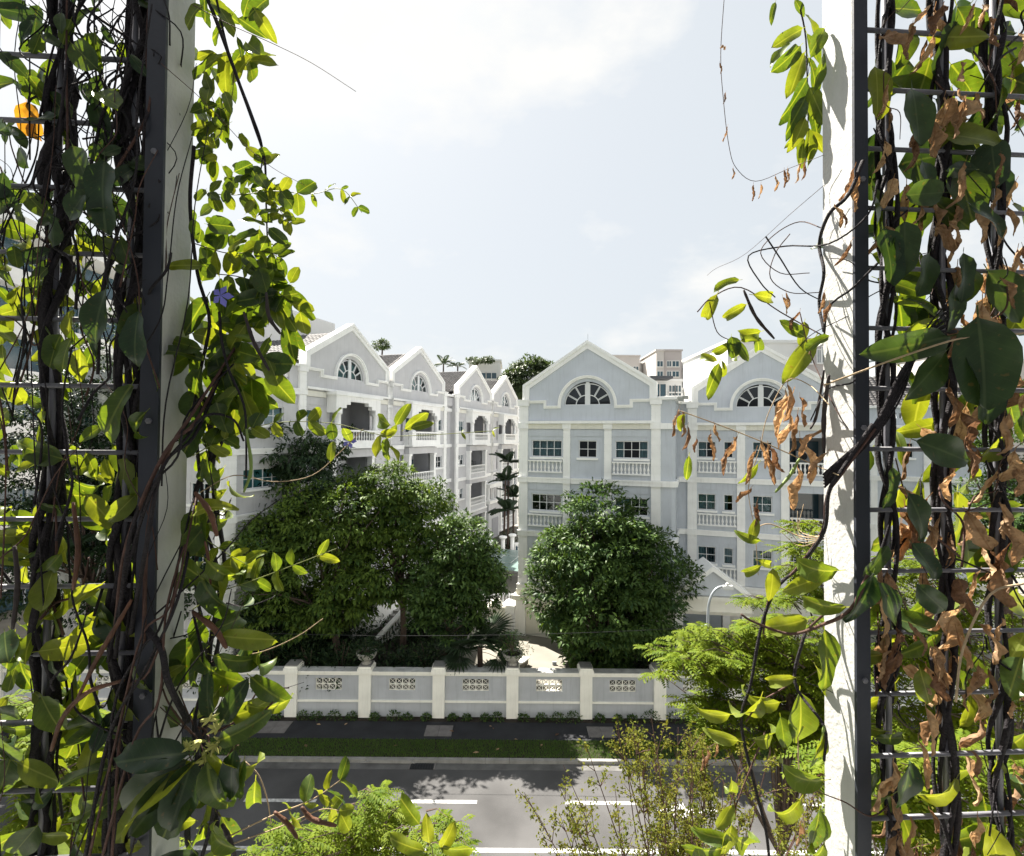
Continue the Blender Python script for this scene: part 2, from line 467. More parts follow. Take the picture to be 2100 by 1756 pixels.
sheet('ground', -900, 900, -300, 1500, -0.16, M['earth'])
sheet('road', -160, 160, 11.2, 21.62, -0.13, M['asphalt'])
# kerb and gutter of the far side
kb = MB()
xk = -40.0
while xk < 40:
    kb.box(xk + .006, xk + .994, 21.62, 21.80, -0.16, 0.012); xk += 1.0
tag(kb.build('kerb', M['concrete']), kind='structure')
tag(MB().box(-40, 40, 21.22, 21.616, -0.16, -0.122).build('gutter', M['gutter']), kind='structure')
tag(MB().box(-160, 160, 21.80, 23.10, -0.16, -0.012).build('verge', M['soil']), kind='structure')
tag(MB().box(-160, 160, 23.10, 24.52, -0.16, 0.0).build('footpath', M['path']), kind='structure')
tag(MB().box(-160, 160, 24.52, 24.90, -0.16, 0.006).build('planting_strip', M['soil']), kind='structure')
tag(MB().box(-160, 160, 25.2, 33.5, -0.16, 1.45).add(
    [(-160,33.5,1.45),(160,33.5,1.45),(160,140,1.9),(-160,140,1.9)], [(0,1,2,3)]).build('driveway', M['paving']), kind='structure')

def marking(name, pts, label):
    mb = MB(); mb.add([(p[0], p[1], -0.126) for p in pts], [tuple(range(len(pts)))])
    o = mb.build(name, M['line']); return tag(o, kind='structure')
marking('lane_line', [(-40, 17.06), (40, 17.06), (40, 17.24), (-40, 17.24)], '')
for x0 in (-9.9, -3.9, 2.1, 10.5):
    marking('lane_dash', [(x0, 19.30), (x0 + 2.7, 19.30), (x0 + 2.7, 19.47), (x0, 19.47)], '')
# straight-ahead arrow painted on the lane, pointing left
marking('lane_arrow', [(5.4, 19.0), (6.5, 18.55), (6.5, 18.90), (8.3, 18.90), (8.3, 19.10), (6.5, 19.10), (6.5, 19.45)], '')

# cover slabs in the footpath, drain grating in the gutter
def slab(x, y, w, d, label):
    t = empty('cover_slab', (x, y, 0), 0, label, 'cover slab', 'concrete cover slabs in the footpath')
    for s in (0, 1):
        MB().box(-w/2 + s*w/2 + .008, -w/2 + (s+1)*w/2 - .008, -d/2, d/2, 0.001, 0.022).build('panel', M['slab'], t)
    return t
slab(-10.9, 23.95, 1.35, .95, 'left two-part concrete cover slab in the dark footpath')
slab(-3.25, 23.75, 1.25, .85, 'two-part concrete cover slab in the footpath below the plain pillar')
slab(4.2, 23.75, 1.25, .85, 'concrete cover slab in the footpath half behind the olive shrub')
t = empty('drain_grating', (-3.6, 21.4, -.12), 0, 'dark iron drain grating set in the gutter by the kerb', 'drain grating')
MB().box(-.5, .5, -.19, .19, .001, .008).build('pit', M['grating'], t)
fr = MB().box(-.54, -.49, -.2, .2, 0, .03).box(.49, .54, -.2, .2, 0, .03).build('frame', M['slab'], t)
for k in range(9):
    MB().box(-.44 + k*.11 - .02, -.44 + k*.11 + .02, -.17, .17, .01, .03).build('bar', M['grating'], t)
# sloping concrete inlet on the kerb beside the grating
tag(MB().extrude_poly([(-6.2, -.1), (-3.9, -.1), (-4.2, .03), (-5.7, .03)], 21.55, 21.62).build('kerb_inlet', M['concrete']), kind='structure')

# fallen leaves on the footpath and verge
rl = random.Random(5)
for i in range(16):
    x, y = rl.uniform(-12, 3), rl.uniform(22.0, 24.3)
    mb = MB(); s = rl.uniform(.07, .14); a = rl.uniform(0, 6.28)
    c, n_ = math.cos(a)*s, math.sin(a)*s
    mb.add([(x-c, y-n_, .03), (x+n_*.5, y-c*.5, .04), (x+c, y+n_, .03), (x-n_*.5, y+c*.5, .05)], [(0,1,2),(0,2,3)])
    o = mb.build('fallen_leaf', M['lf_dry'])
    tag(o, 'small dry leaf fallen on the footpath or verge', 'leaf', 'fallen leaves by the road')

# grass of the verge
def numpy_mesh(name, V, Fa, mat, rnd=None, smooth=False):
    """V (n,3); Fa (m,3); rnd per face"""
    me = bpy.data.meshes.new(name)
    n, m_ = len(V), len(Fa)
    me.vertices.add(n); me.vertices.foreach_set('co', np.ascontiguousarray(V, dtype=np.float32).ravel())
    me.loops.add(m_*3); me.loops.foreach_set('vertex_index', np.ascontiguousarray(Fa, dtype=np.int32).ravel())
    me.polygons.add(m_)
    me.polygons.foreach_set('loop_start', np.arange(0, m_*3, 3, dtype=np.int32))
    me.update(calc_edges=True)
    if rnd is not None:
        a = me.attributes.new('rnd', 'FLOAT', 'FACE'); a.data.foreach_set('value', np.ascontiguousarray(rnd, dtype=np.float32))
    me.materials.append(mat)
    if smooth: me.polygons.foreach_set('use_smooth', np.ones(m_, dtype=bool))
    return me

def leaf_cloud(name, P, D, N, L, W, mat, rnd, parent=None, fold=0.18, bend=0.25):
    """folded leaf of four triangles for each point: P base, D direction, N rough normal, L length, W half width"""
    D = D / np.linalg.norm(D, axis=1, keepdims=True)
    S = np.cross(D, N); S /= np.maximum(1e-6, np.linalg.norm(S, axis=1, keepdims=True))
    N2 = np.cross(S, D)
    L = L[:, None]; W = W[:, None]
    base = P; tip = P + D*L - N2*(bend*L)
    mid = P + D*(L*.48) + N2*(0.02*L)
    le = mid + S*W + N2*(fold*W); ri = mid - S*W + N2*(fold*W)
    n = len(P)
    V = np.stack([base, le, mid, ri, tip], axis=1).reshape(-1, 3)
    b = (np.arange(n)*5)[:, None, None]
    T = np.array([[0,2,1],[0,3,2],[1,2,4],[2,3,4]])[None]
    Fa = (b + T).reshape(-1, 3)
    me = numpy_mesh(name, V, Fa, mat, np.repeat(rnd, 4))
    return obj(name, me, parent)

n = 42000
gx = rng.uniform(-17, 13, n); gy = rng.uniform(21.82, 23.08, n)
h = rng.uniform(.04, .10, n); a = rng.uniform(0, 6.28, n); ln = rng.uniform(.0, .05, n)
B0 = np.stack([gx - .008*np.cos(a), gy - .008*np.sin(a), np.full(n, -.013)], 1)
B1 = np.stack([gx + .008*np.cos(a), gy + .008*np.sin(a), np.full(n, -.013)], 1)
B2 = np.stack([gx + ln*np.sin(a), gy + ln*np.cos(a), h], 1)
V = np.stack([B0, B1, B2], 1).reshape(-1, 3)
gm = numpy_mesh('grass', V, np.arange(3*n).reshape(-1, 3), M['lf_grass'], rng.uniform(0, 1, n))
tag(obj('grass', gm), 'short green grass growing on the verge by the kerb', 'grass', None, 'stuff')

# ================================================================== BOUNDARY WALL
BW = empty('boundary_wall', (0, 24.90, 0), 0, 'long grey boundary wall with cream pillars and pierced vent panels along the road', 'wall')
vb = MB()
bw_, bh_ = .3175, .29
vb.box(0, .022, 0, .09, 0, bh_).box(bw_-.022, bw_, 0, .09, 0, bh_).box(.022, bw_-.022, 0, .09, 0, .022).box(.022, bw_-.022, 0, .09, bh_-.022, bh_)
for s in (1, -1):
    p0, p1 = ((.02, .02), (bw_-.02, bh_-.02)) if s > 0 else ((.02, bh_-.02), (bw_-.02, .02))
    vb.ribbon([p0, p1], .009, .012 + .004*s, .06); vb.ribbon([p1, p0], .009, .012 + .004*s, .06)
VENT = vb.mesh('vent_block', M['gtrim'])
PIL = MB().box(-.29, .29, -.10, .36, 0, 2.10).mesh('pillar', M['gtrim'])
CAP = MB().box(-.35, .35, -.17, .62, 2.10, 2.34).box(-.30, .30, -.12, .57, 2.34, 2.42).mesh('cap', M['gtrim'])
CAPTOP = M['concrete']
CAPS = MB().box(-.285, .285, -.105, .555, 2.42, 2.47).mesh('cap_slab', M['concrete'])
BAYW = 3.55
for k in range(-8, 8):
    x0 = .12 + BAYW*k
    p = obj('pillar', PIL, BW, (x0, 0, 0)); obj('cap', CAP, p); obj('cap_slab', CAPS, p)
    a, b = x0 + .291, x0 + BAYW - .291
    c = (a + b)/2; v0, v1 = c - 2*bw_, c + 2*bw_; z0, z1 = 1.235, 1.235 + 2*bh_
    pn = MB().extrude_poly([(a, 0), (b, 0), (b, 2.0), (a, 2.0)], .05, .28, [[(v0, z0), (v0, z1), (v1, z1), (v1, z0)]]).build('panel', M['gwall'], BW)
    for i in range(4):
        for j in range(2):
            obj('vent_block', VENT, pn, (v0 + i*bw_, .10, z0 + j*bh_))
    MB().box(a, b, -.05, .36, 2.0, 2.10).box(a, b, -.09, .42, 2.10, 2.19).build('coping', M['gtrim'], BW)
    MB().box(a, b, -.085, .415, 2.192, 2.205).build('coping_top', M['coping'], BW)
    MB().box(a, b, -.012, .049, .70, .79).build('ledge', M['gtrim'], BW)

# ================================================================== BUILDINGS
SUB = {}
def baluster_mesh(h, r=.062):
    key = ('bal', round(h, 3))
    if key not in SUB:
        pf = [(r*.95,0),(r*.95,.09*h),(r*.55,.13*h),(r*.75,.22*h),(r*1.18,.36*h),(r*.95,.5*h),(r*.52,.68*h),(r*.5,.76*h),(r*.8,.82*h),(r*.55,.86*h),(r*.9,.91*h),(r*.9,h)]
        SUB[key] = MB().lathe(pf, 8, cap=False).mesh('baluster', M['trim'], True)
    return SUB[key]

def balustrade(par, u0, u1, z0, z1, y, n, mat='trim', ends=False):
    """rails as the part, each baluster under it"""
    mb = MB().box(u0, u1, y - .10, y + .10, z1 - .085, z1).box(u0, u1, y - .09, y + .09, z0, z0 + .075)
    o = mb.build('balustrade', M[mat], par)
    me = baluster_mesh(z1 - z0 - .16)
    for i in range(n):
        obj('baluster', me, o, (u0 + (u1 - u0)*(i + .5)/n, y, z0 + .075))
    return o

def curtain_mesh(w, h, open_=0.0, folds=8):
    mb = MB(); n = folds*4; prev = None
    for i in range(n + 1):
        x = w*i/n; y = .03*math.sin(i*math.pi/2)
        if prev: mb.quad((prev[0], prev[1], 0), (x, y, 0), (x, y, h), (prev[0], prev[1], h))
        prev = (x, y)
    return mb.mesh('curtain', M['curtain'], True)

def window(par, u0, u1, z0, z1, nx, ny, y=0.0, ins=.11, sill=True, curtain=None, glass='glass', fr=.055, room=True, rail=None):
    """frame is the part; panes, sill, curtain and the dark room behind hang under it"""
    mb = MB(); ya, yb = y + ins - .03, y + ins + .045
    mb.box(u0, u0+fr, ya, yb, z0, z1).box(u1-fr, u1, ya, yb, z0, z1)
    mb.box(u0+fr, u1-fr, ya, yb, z0, z0+fr).box(u0+fr, u1-fr, ya, yb, z1-fr, z1)
    xs = [u0 + fr + (u1-u0-2*fr)*i/nx for i in range(nx+1)]; zs = [z0 + fr + (z1-z0-2*fr)*j/ny for j in range(ny+1)]
    bar = fr*.62
    for x in xs[1:-1]: mb.box(x-bar/2, x+bar/2, ya+.006, yb-.004, z0+fr, z1-fr)
    for z in zs[1:-1]:
        for i in range(nx):
            a = xs[i] + (bar/2 if i else 0); b = xs[i+1] - (bar/2 if i < nx-1 else 0)
            mb.box(a, b, ya+.009, yb-.006, z-bar/2, z+bar/2)
    w = mb.build('window', M['frame'], par)
    for i in range(nx):
        for j in range(ny):
            a = xs[i] + (bar/2 if i else 0); b = xs[i+1] - (bar/2 if i < nx-1 else 0)
            c = zs[j] + (bar/2 if j else 0); d = zs[j+1] - (bar/2 if j < ny-1 else 0)
            tl = random.uniform(-.004, .004)
            MB().quad((a, y+ins+.012+tl, c), (b, y+ins+.012-tl, c), (b, y+ins+.012-tl*.5, d), (a, y+ins+.012+tl*.7, d)).build('pane', M[glass], w)
    if sill:
        MB().box(u0-.09, u1+.09, y-.13, y+ins-.032, z0-.13, z0-.004).build('sill', M['trim'], w)
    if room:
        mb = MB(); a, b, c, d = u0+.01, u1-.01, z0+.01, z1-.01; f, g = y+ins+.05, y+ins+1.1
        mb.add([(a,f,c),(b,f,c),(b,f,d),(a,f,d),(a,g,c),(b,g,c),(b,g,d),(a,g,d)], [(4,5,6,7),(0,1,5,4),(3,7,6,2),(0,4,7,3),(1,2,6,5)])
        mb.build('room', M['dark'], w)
    if curtain:
        for (fa, fb) in curtain:
            cw = (u1-u0-2*fr)*(fb-fa)
            cm = curtain_mesh(cw, z1-z0-2*fr-.02, folds=max(3, int(cw/.11)))
            obj('curtain', cm, w, (u0+fr+(u1-u0-2*fr)*fa, y+ins+.16, z0+fr+.01))
    if rail:
        mb = MB()
        k = u0 + fr + .08
        while k < u1 - fr:
            mb.box(k-.008, k+.008, y+ins+.06, y+ins+.075, z0+fr, z1-fr); k += .1
        mb.build('security_bar', M['frame'], w)
    return w

def wall_face(name, par, u0, u1, z0, z1, holes, y, depth, mat):
    """flat wall with rectangular openings; the reveals of each opening go back by depth"""
    us = sorted({u0, u1, *[h[0] for h in holes], *[h[1] for h in holes]})
    zs = sorted({z0, z1, *[h[2] for h in holes], *[h[3] for h in holes]})
    us = [u for u in us if u0 <= u <= u1]; zs = [z for z in zs if z0 <= z <= z1]
    mb = MB()
    inside = lambda u, z: any(h[0] < u < h[1] and h[2] < z < h[3] for h in holes)
    for i in range(len(us)-1):
        for j in range(len(zs)-1):
            if not inside((us[i]+us[i+1])/2, (zs[j]+zs[j+1])/2):
                mb.quad((us[i], y, zs[j]), (us[i+1], y, zs[j]), (us[i+1], y, zs[j+1]), (us[i], y, zs[j+1]))
    for (a, b, c, d) in holes:
        e = y + depth
        mb.quad((a,y,c),(a,e,c),(a,e,d),(a,y,d)).quad((b,y,c),(b,y,d),(b,e,d),(b,e,c)).quad((a,y,c),(b,y,c),(b,e,c),(a,e,c)).quad((a,y,d),(a,e,d),(b,e,d),(b,y,d))
    me = bpy.data.meshes.new(name); me.from_pydata(mb.v, [], mb.f); me.update(); me.materials.append(M[mat])
    return obj(name, me, par)

def pilaster(par, u0, u1, z0, z1, y=0.0, proud=.13, mat='trim', step=.405, back=.05):
    """stacked painted blocks with open joints"""
    mb = MB(); mb.box(u0+.02, u1-.02, y-proud+.028, y+back, z0, z1)
    z = z0
    while z < z1 - .02:
        t = min(z + step, z1)
        mb.box(u0, u1, y-proud, y+back-.003, z+.011, t-.011); z = t
    return mb.build('pilaster', M[mat], par)

def arc(cx, cz, r, a0, a1, n):
    return [(cx + r*math.cos(a0 + (a1-a0)*i/n), cz + r*math.sin(a0 + (a1-a0)*i/n)) for i in range(n+1)]

def fan_window(par, cu, z, r, y, glass='glass', curtain=False):
    """half-round window: two quarter sashes with spokes round a small hub"""
    ins = y + .14; mb = MB(); t = .05; g = .105
    hub = r*.44
    for s in (-1, 1):
        X = lambda p: (cu + s*(g + p[0]), z + p[1])
        rr = r - g*.6
        q = lambda rad, n=14: [(rad*math.cos(i/n*math.pi/2), rad*math.sin(i/n*math.pi/2)) for i in range(n+1)]
        ro = r - g
        # outer arch frame, hub arch, straight members
        def band(r0, r1, ya, yb):
            o, i_ = [X(p) for p in q(r1)], [X(p) for p in q(r0)]
            mb.extrude_poly(o + i_[::-1], ya, yb)
        band(ro - t, ro, ins - .03, ins + .05)
        band(hub - t, hub, ins - .024, ins + .045)
        mb.extrude_poly([X((0, 0)), X((t, 0)), X((t, ro*.985)), X((0, ro))], ins - .033, ins + .052)
        mb.extrude_poly([X((t, 0)), X((ro, 0)), X((ro*.995, t)), X((t, t))], ins - .036, ins + .047)
        for a in (30, 60):
            ca, sa = math.cos(R(a)), math.sin(R(a)); h_ = t*.62
            for off in (-.028, .028):
                nx_, nz_ = -sa*off, ca*off
                mb.extrude_poly([X((hub*ca + nx_ - sa*.018, hub*sa + nz_ + ca*.018)), X((hub*ca + nx_ + sa*.018, hub*sa + nz_ - ca*.018)),
                                 X((ro*ca + nx_ + sa*.018, ro*sa + nz_ - ca*.018)), X((ro*ca + nx_ - sa*.018, ro*sa + nz_ + ca*.018))], ins - .027 + off*.1, ins + .04)
    # central mullion
    mb.box(cu - g, cu + g, ins - .045, ins + .05, z, z + r*.985)
    w = mb.build('fan_window', M['frame'], par)
    for s in (-1, 1):
        X = lambda rad, a: (cu + s*(g + rad*math.cos(a)), ins + .02, z + rad*math.sin(a))
        ro = r - g
        for (a0, a1) in ((1, 30), (30, 60), (60, 89)):
            pts = [X(hub - .02, R(a0)), *[X(ro - .02, R(a0 + (a1-a0)*i/5)) for i in range(6)], X(hub - .02, R(a1))]
            MB().add(pts, [tuple(range(len(pts)))]).build('pane', M[glass], w)
        pts = [X(0.02, 0), *[X(hub - .03, R(90*i/6)) for i in range(7)]]
        MB().add(pts, [tuple(range(len(pts)))]).build('pane', M[glass], w)
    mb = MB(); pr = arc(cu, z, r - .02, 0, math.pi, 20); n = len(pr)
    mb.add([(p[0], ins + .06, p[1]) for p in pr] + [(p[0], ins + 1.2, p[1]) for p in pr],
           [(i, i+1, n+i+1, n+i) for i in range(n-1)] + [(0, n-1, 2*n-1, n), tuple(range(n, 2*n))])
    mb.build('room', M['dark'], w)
    if curtain:
        obj('curtain', curtain_mesh(r*.8, r*.62, folds=7), w, (cu - r*.86, ins + .2, z + .05))
        obj('curtain', curtain_mesh(r*.5, r*.75, folds=5), w, (cu + r*.1, ins + .24, z + .05))
    return w

def gable(par, c, hw, wall, z_low=14.5, y=0.0, glass='glass', curtain=False, cap_l=True, cap_r=True, roof=9.0, tiles=0):
    """attic gable centred at c, half width hw to the outer pilaster edges: wall, coping, stepped string course, fan window, pitched roof"""
    gl, gr = c - hw + .36, c + hw - .36
    zc, ze, zp = 15.75, 16.68, 19.15
    fr_ = 1.40; fz = 15.46
    outer = [(c-hw+.02, z_low), (c+hw-.02, z_low), (c+hw-.02, zc), (gr, zc), (gr, ze), (c, zp), (gl, ze), (gl, zc), (c-hw+.02, zc)]
    hole = arc(c, fz, fr_, 0, math.pi, 24)
    g = MB().extrude_poly(outer, y, y + .28, [hole[::-1]]).build('gable_wall', M[wall], par)
    # coping with a rim
    path = [(gr+.10, zc+.02), (gr+.10, ze+.03), (c, zp+.10), (gl-.10, ze+.03), (gl-.10, zc+.02)]
    MB().ribbon(path, .36, y-.09, y+.34).build('coping', M['trim'], par)
    path2 = [(gr+.15, zc+.02), (gr+.15, ze+.05), (c, zp+.16), (gl-.15, ze+.05), (gl-.15, zc+.02)]
    MB().ribbon(path2, .17, y-.17, y+.42).build('coping_rim', M['trim'], par)
    # string course
    ra = 1.76
    st = [(c-hw-.08, zc+.02), (c-hw+1.72, zc+.02), (c-hw+1.72, fz-.02), (c-ra, fz-.02)] + [(p[0], p[1]) for p in arc(c, fz, ra, math.pi, 0, 26)] + \
         [(c+ra, fz-.02), (c+hw-1.72, fz-.02), (c+hw-1.72, zc+.02), (c+hw+.08, zc+.02)]
    MB().ribbon(st[::-1], .17, y-.13, y+.02).build('string_course', M['trim'], par)
    MB().ribbon([(p[0], p[1]) for p in st[::-1]], .07, y-.20, y-.125).build('string_rim', M['trim'], par)
    fan_window(par, c, fz, fr_, y, glass, curtain)
    # pitched roof behind the parapet
    zr, zeav = zp - .45, ze - .55
    y0, y1 = y + .3, y + roof
    rf = MB().add([(gl-.1, y0, zeav), (c, y0, zr), (gr+.1, y0, zeav), (gl-.1, y1, zeav), (c, y1, zr), (gr+.1, y1, zeav)],
                  [(0,1,4,3),(1,2,5,4),(3,4,5)]).build('roof', M['tile_under'], par)
    return rf, (gl-.1, c, gr+.1, zr, zeav, y0, y1)

TILE = MB()
for i in range(5):
    x0, x1 = -.16 + i*.064, -.16 + (i+1)*.064
    h0, h1 = .055*math.sin(i/5*math.pi*1.15), .055*math.sin((i+1)/5*math.pi*1.15)
    TILE.add([(x0, 0, h0+.03), (x1, 0, h1+.03), (x1, .40, h1), (x0, .40, h0), (x0, 0, h0), (x1, 0, h1)], [(0,1,2,3),(4,5,1,0)])
TILE_ME = TILE.mesh('tile', M['tile'])
TV = np.array([v.co[:] for v in TILE_ME.vertices]); 
TILE_ME.calc_loop_triangles()
TT = np.array([t.vertices[:] for t in TILE_ME.loop_triangles])

def tile_slope(par, x_eave, x_ridge, z_eave, z_ridge, y0, y1, single=0):
    """tiles laid up a slope from eave to ridge (across x), rows along y; the first tiles are objects of their own"""
    E, Rg = Vector((x_eave, 0, z_eave)), Vector((x_ridge, 0, z_ridge))
    up = (Rg - E); sl = up.length; up.normalize()
    along = Vector((0, 1, 0))
    nrm = along.cross(up) if x_ridge < x_eave else up.cross(along)
    if nrm.z < 0: nrm = -nrm
    ax = up.cross(nrm)
    Mx = Matrix((ax, up, nrm)).transposed()
    rows = int(sl/.34); cols = int((y1-y0)/.32)
    Vs, cnt, k = [], 0, 0
    Mn = np.array(Mx)
    for c in range(cols):
        for r in range(rows):
            o = E + up*(r*.34 + random.uniform(-.012, .012)) + along*(y0 + .16 + c*.32) + nrm*(.02 + random.uniform(0, .012))
            if k < single:
                t = obj('tile', TILE_ME, par)
                t.matrix_local = Matrix.Translation(o) @ Mx.to_4x4(); k += 1
            else:
                Vs.append(TV @ Mn.T + np.array(o)); cnt += 1
    if cnt:
        V = np.concatenate(Vs); Fa = (np.arange(cnt)*len(TV))[:, None, None] + TT[None]
        o = obj('roof_tiles', numpy_mesh('roof_tiles', V, Fa.reshape(-1, 3), M['tile']), par)
        o['kind'] = 'stuff'

def band(par, u0, u1, z0, z1, y=0.0, proud=.17, mat='trim', name='floor_band', back=.04):
    return MB().box(u0, u1, y-proud, y+back, z0, z1).box(u0-.0, u1+.0, y-proud-.045, y-proud, z1-.09, z1).build(name, M[mat], par)

AX = R(-19.3)
S_A = 3.28

# ------------------------------------------------------------------ right-hand apartment block (two gabled wings and a plain wing)
AP = empty('apartment_block', (0.486, 31.8, 0), AX, 'grey four-storey apartment block with white trim and two gables facing the road', 'building')

def storeys(n, S, z_top):
    return [z_top - S*i for i in range(n)]

CUR = [[(0, .98)], None, [(0, .28), (.72, 1)]]
def wing_front(par, u0, u1, pil, y, wall, layout, zoff=0.0):
    """wall faces with their windows, floor bands, entablature, balustrades; layout lists the openings of each bay"""
    Z0 = 4.55
    for b in range(len(pil) - 1):
        a, c = pil[b][1] - .02, pil[b+1][0] + .02
        holes = []; todo = []
        for s in range(3):
            dz = -S_A*s
            for (kind, *q) in layout[b]:
                if kind == 'win':
                    holes.append((q[0], q[1], 12.33 + dz, 13.35 + dz)); todo.append((kind, q, dz, s))
                elif kind == 'bal':
                    todo.append((kind, q, dz, s))
                elif kind == 'open':
                    holes.append((q[0], q[1], 11.46 + dz, 13.66 + dz)); todo.append((kind, q, dz, s))
        wall_face('wall', par, a, c, Z0, 14.5, holes, y, .16 if not any(t[0] == 'open' for t in todo) else .3, wall)
        for kind, q, dz, s in todo:
            if kind == 'win':
                cu_ = q[3] if len(q) > 3 else None
                if cu_ is None or s > 0: cu_ = random.choice([None, [(0, .3), (.7, 1)], [(0, 1)], [(0, .45)], [(.1, .95)]])
                window(par, q[0], q[1], 12.33 + dz, 13.35 + dz, q[2], 2, y, curtain=cu_, rail=(s == 2))
            elif kind == 'bal':
                balustrade(par, q[0], q[1], 11.385 + dz, 12.14 + dz, y - .10, q[2])
            elif kind == 'open':
                ub, uc = q
                balustrade(par, ub, uc, 11.385 + dz, 12.14 + dz, y - .02, 9)
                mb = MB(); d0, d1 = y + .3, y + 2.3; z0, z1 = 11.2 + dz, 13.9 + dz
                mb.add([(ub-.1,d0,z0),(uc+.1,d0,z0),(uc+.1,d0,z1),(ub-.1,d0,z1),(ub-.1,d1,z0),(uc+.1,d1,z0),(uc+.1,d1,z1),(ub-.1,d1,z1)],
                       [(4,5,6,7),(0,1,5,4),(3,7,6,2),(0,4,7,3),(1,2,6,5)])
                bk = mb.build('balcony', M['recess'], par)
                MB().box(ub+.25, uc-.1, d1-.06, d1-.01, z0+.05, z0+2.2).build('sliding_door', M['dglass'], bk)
                if s == 0:
                    ac = MB().box(ub+.62, ub+1.42, d1-.75, d1-.4, z0+.95, z0+1.6).build('air_conditioner', M['plasg'], bk)
                    MB().lathe([(.24, 0), (.24, .02), (.05, .03)], 18).build('fan', M['grating'], bk).matrix_local = Matrix.Translation((ub+.98, d1-.76, z0+1.27)) @ Matrix.Rotation(R(90), 4, 'X')
                if s == 2:
                    mb = MB()
                    x = ub + .05
                    while x < uc: mb.box(x-.012, x+.012, y+.03, y+.045, 12.16+dz, 13.65+dz); x += .155
                    z = 12.2 + dz
                    while z < 13.66 + dz: mb.box(ub, uc, y+.028, y+.043, z-.012, z+.012); z += .155
                    mb.build('security_grille', M['frame'], par)
        for s in range(3):
            dz = -S_A*s
            # shallow sunk strip below each band
            MB().box(a, c, y - .045, y + .01, 13.60 + dz, (14.0 if s == 0 else 14.05) + dz).build('frieze', M[wall], par)
    for i, (a, c) in enumerate(pil):
        outer = i in (0, len(pil) - 1)
        zt = 15.43 if outer else 14.02
        for z0, z1 in ((11.10, 14.04), (7.82, 10.77), (4.55, 7.49)):
            pilaster(par, a, c, z0, z1, y)
        if outer:
            pilaster(par, a, c, 14.40, 15.43, y)
            MB().box(a - .07, c + .07, y - .21, y + .05, 15.43, 15.76).box(a - .10, c + .10, y - .25, y + .3, 15.76, 15.83).build('capital', M['trim'], par)
        MB().box(a - .05, c + .05, y - .20, y + .04, 14.04, 14.40 if outer else 14.345).build('capital', M['trim'], par)
        for z in (10.77, 7.49, 4.20):
            MB().box(a - .04, c + .04, y - .225, y + .04, z, z + .33).box(a - .07, c + .07, y - .26, y - .225, z + .24, z + .33).build('pilaster_base', M['trim'], par)
    for b in range(len(pil) - 1):
        a, c = pil[b][1] + .045, pil[b+1][0] - .045
        for z in (10.77, 7.49, 4.20):
            band(par, a, c, z, z + .325, y, .15)
        MB().box(a, c, y - .12, y + .03, 14.035, 14.345).build('entablature', M['cream'], par)
    MB().box(pil[0][1] - .06, pil[-1][0] + .06, y - .30, y + .05, 14.352, 14.52).build('ledge', M['trim'], par)

pilA = [(0, .56), (2.79, 3.21), (5.24, 5.67), (7.90, 8.42)]
layA = [[('win', .78, 2.69, 4, [(0, 1)]), ('bal', .60, 2.75, 9)], [('win', 3.70, 4.80, 2)], [('win', 5.86, 7.74, 4, [(0, .26), (.76, 1)]), ('bal', 5.71, 7.86, 10)]]
wing_front(AP, 0, 9.19, pilA, 0.0, 'wall', layA)
gable(AP, 4.21, 4.21, 'wall', y=0.0, roof=11)
# return of the first wing towards the second
mb = MB().add([(8.42,0,4.55),(9.02,0,4.55),(9.19,.2,4.55),(9.19,4.17,4.55),(8.42,0,15.7),(9.02,0,15.7),(9.19,.2,15.7),(9.19,4.17,15.7)],
              [(0,1,5,4),(1,2,6,5),(2,3,7,6)]); mb.build('return_wall', M['wall'], AP)
for z in (10.77, 7.49, 4.20, 14.04):
    MB().add([(8.47,-.16,z),(9.07,-.16,z),(9.35,.12,z),(9.35,4.0,z),(8.47,-.16,z+.33),(9.07,-.16,z+.33),(9.35,.12,z+.33),(9.35,4.0,z+.33),(8.47,.1,z+.33),(9.1,.1,z+.33),(8.47,.1,z),(9.1,.1,z)],
             [(0,1,5,4),(1,2,6,5),(2,3,7,6),(4,5,9,8),(5,6,7,9),(0,10,11,1),(1,11,3,2)]).build('floor_band', M['trim'], AP)
MB().box(8.30, 9.30, -.22, 4.1, 15.70, 15.86).build('parapet_cap', M['trim'], AP)
MB().box(.06, 9.15, 1.5, 12.0, 0.0, 15.4).build('body', M['wall'], AP)
for a in (.06, 8.98): MB().box(a, a+.15, .29, 1.49, 0.0, 15.4).build('side_wall', M['wall'], AP)
MB().box(.06, 9.13, .29, 1.49, 14.6, 15.38).build('attic_slab', M['wall'], AP)
# second wing
YB = 4.17
pilB = [(9.83, 10.39), (12.70, 13.16), (15.12, 15.56), (17.70, 18.26)]
layB = [[('win', 10.44, 11.50, 2), ('win', 11.95, 12.50, 1), ('bal', 10.42, 12.67, 10)], [('win', 13.58, 14.67, 2)], [('open', 15.60, 17.66)]]
wing_front(AP, 9.19, 18.3, pilB, YB, 'wall', layB)
gable(AP, 14.05, 4.21, 'wall', y=YB, roof=9)
MB().quad((9.10, YB+.02, 4.55), (9.85, YB+.02, 4.55), (9.85, YB+.02, 15.72), (9.10, YB+.02, 15.72)).build('wall', M['wall'], AP)
for z in (10.77, 7.49, 4.20, 14.04):
    MB().box(9.20, 9.79, YB-.15, YB+.06, z, z+.325).build('floor_band', M['trim'], AP)
MB().box(9.15, 9.80, YB-.22, YB+.3, 15.70, 15.85).build('parapet_cap', M['trim'], AP)
for (a, b) in ((9.2, 15.58), (15.58, 18.2)):
    d = 1.5 if a < 10 else 2.6
    MB().box(a, b, YB + d, YB + 12, 0.0, 15.4 if a < 10 else 15.39).build('body', M['wall'], AP)
MB().box(18.0, 18.2, YB+.31, YB+2.6, 0, 15.6).build('side_wall', M['wall'], AP)
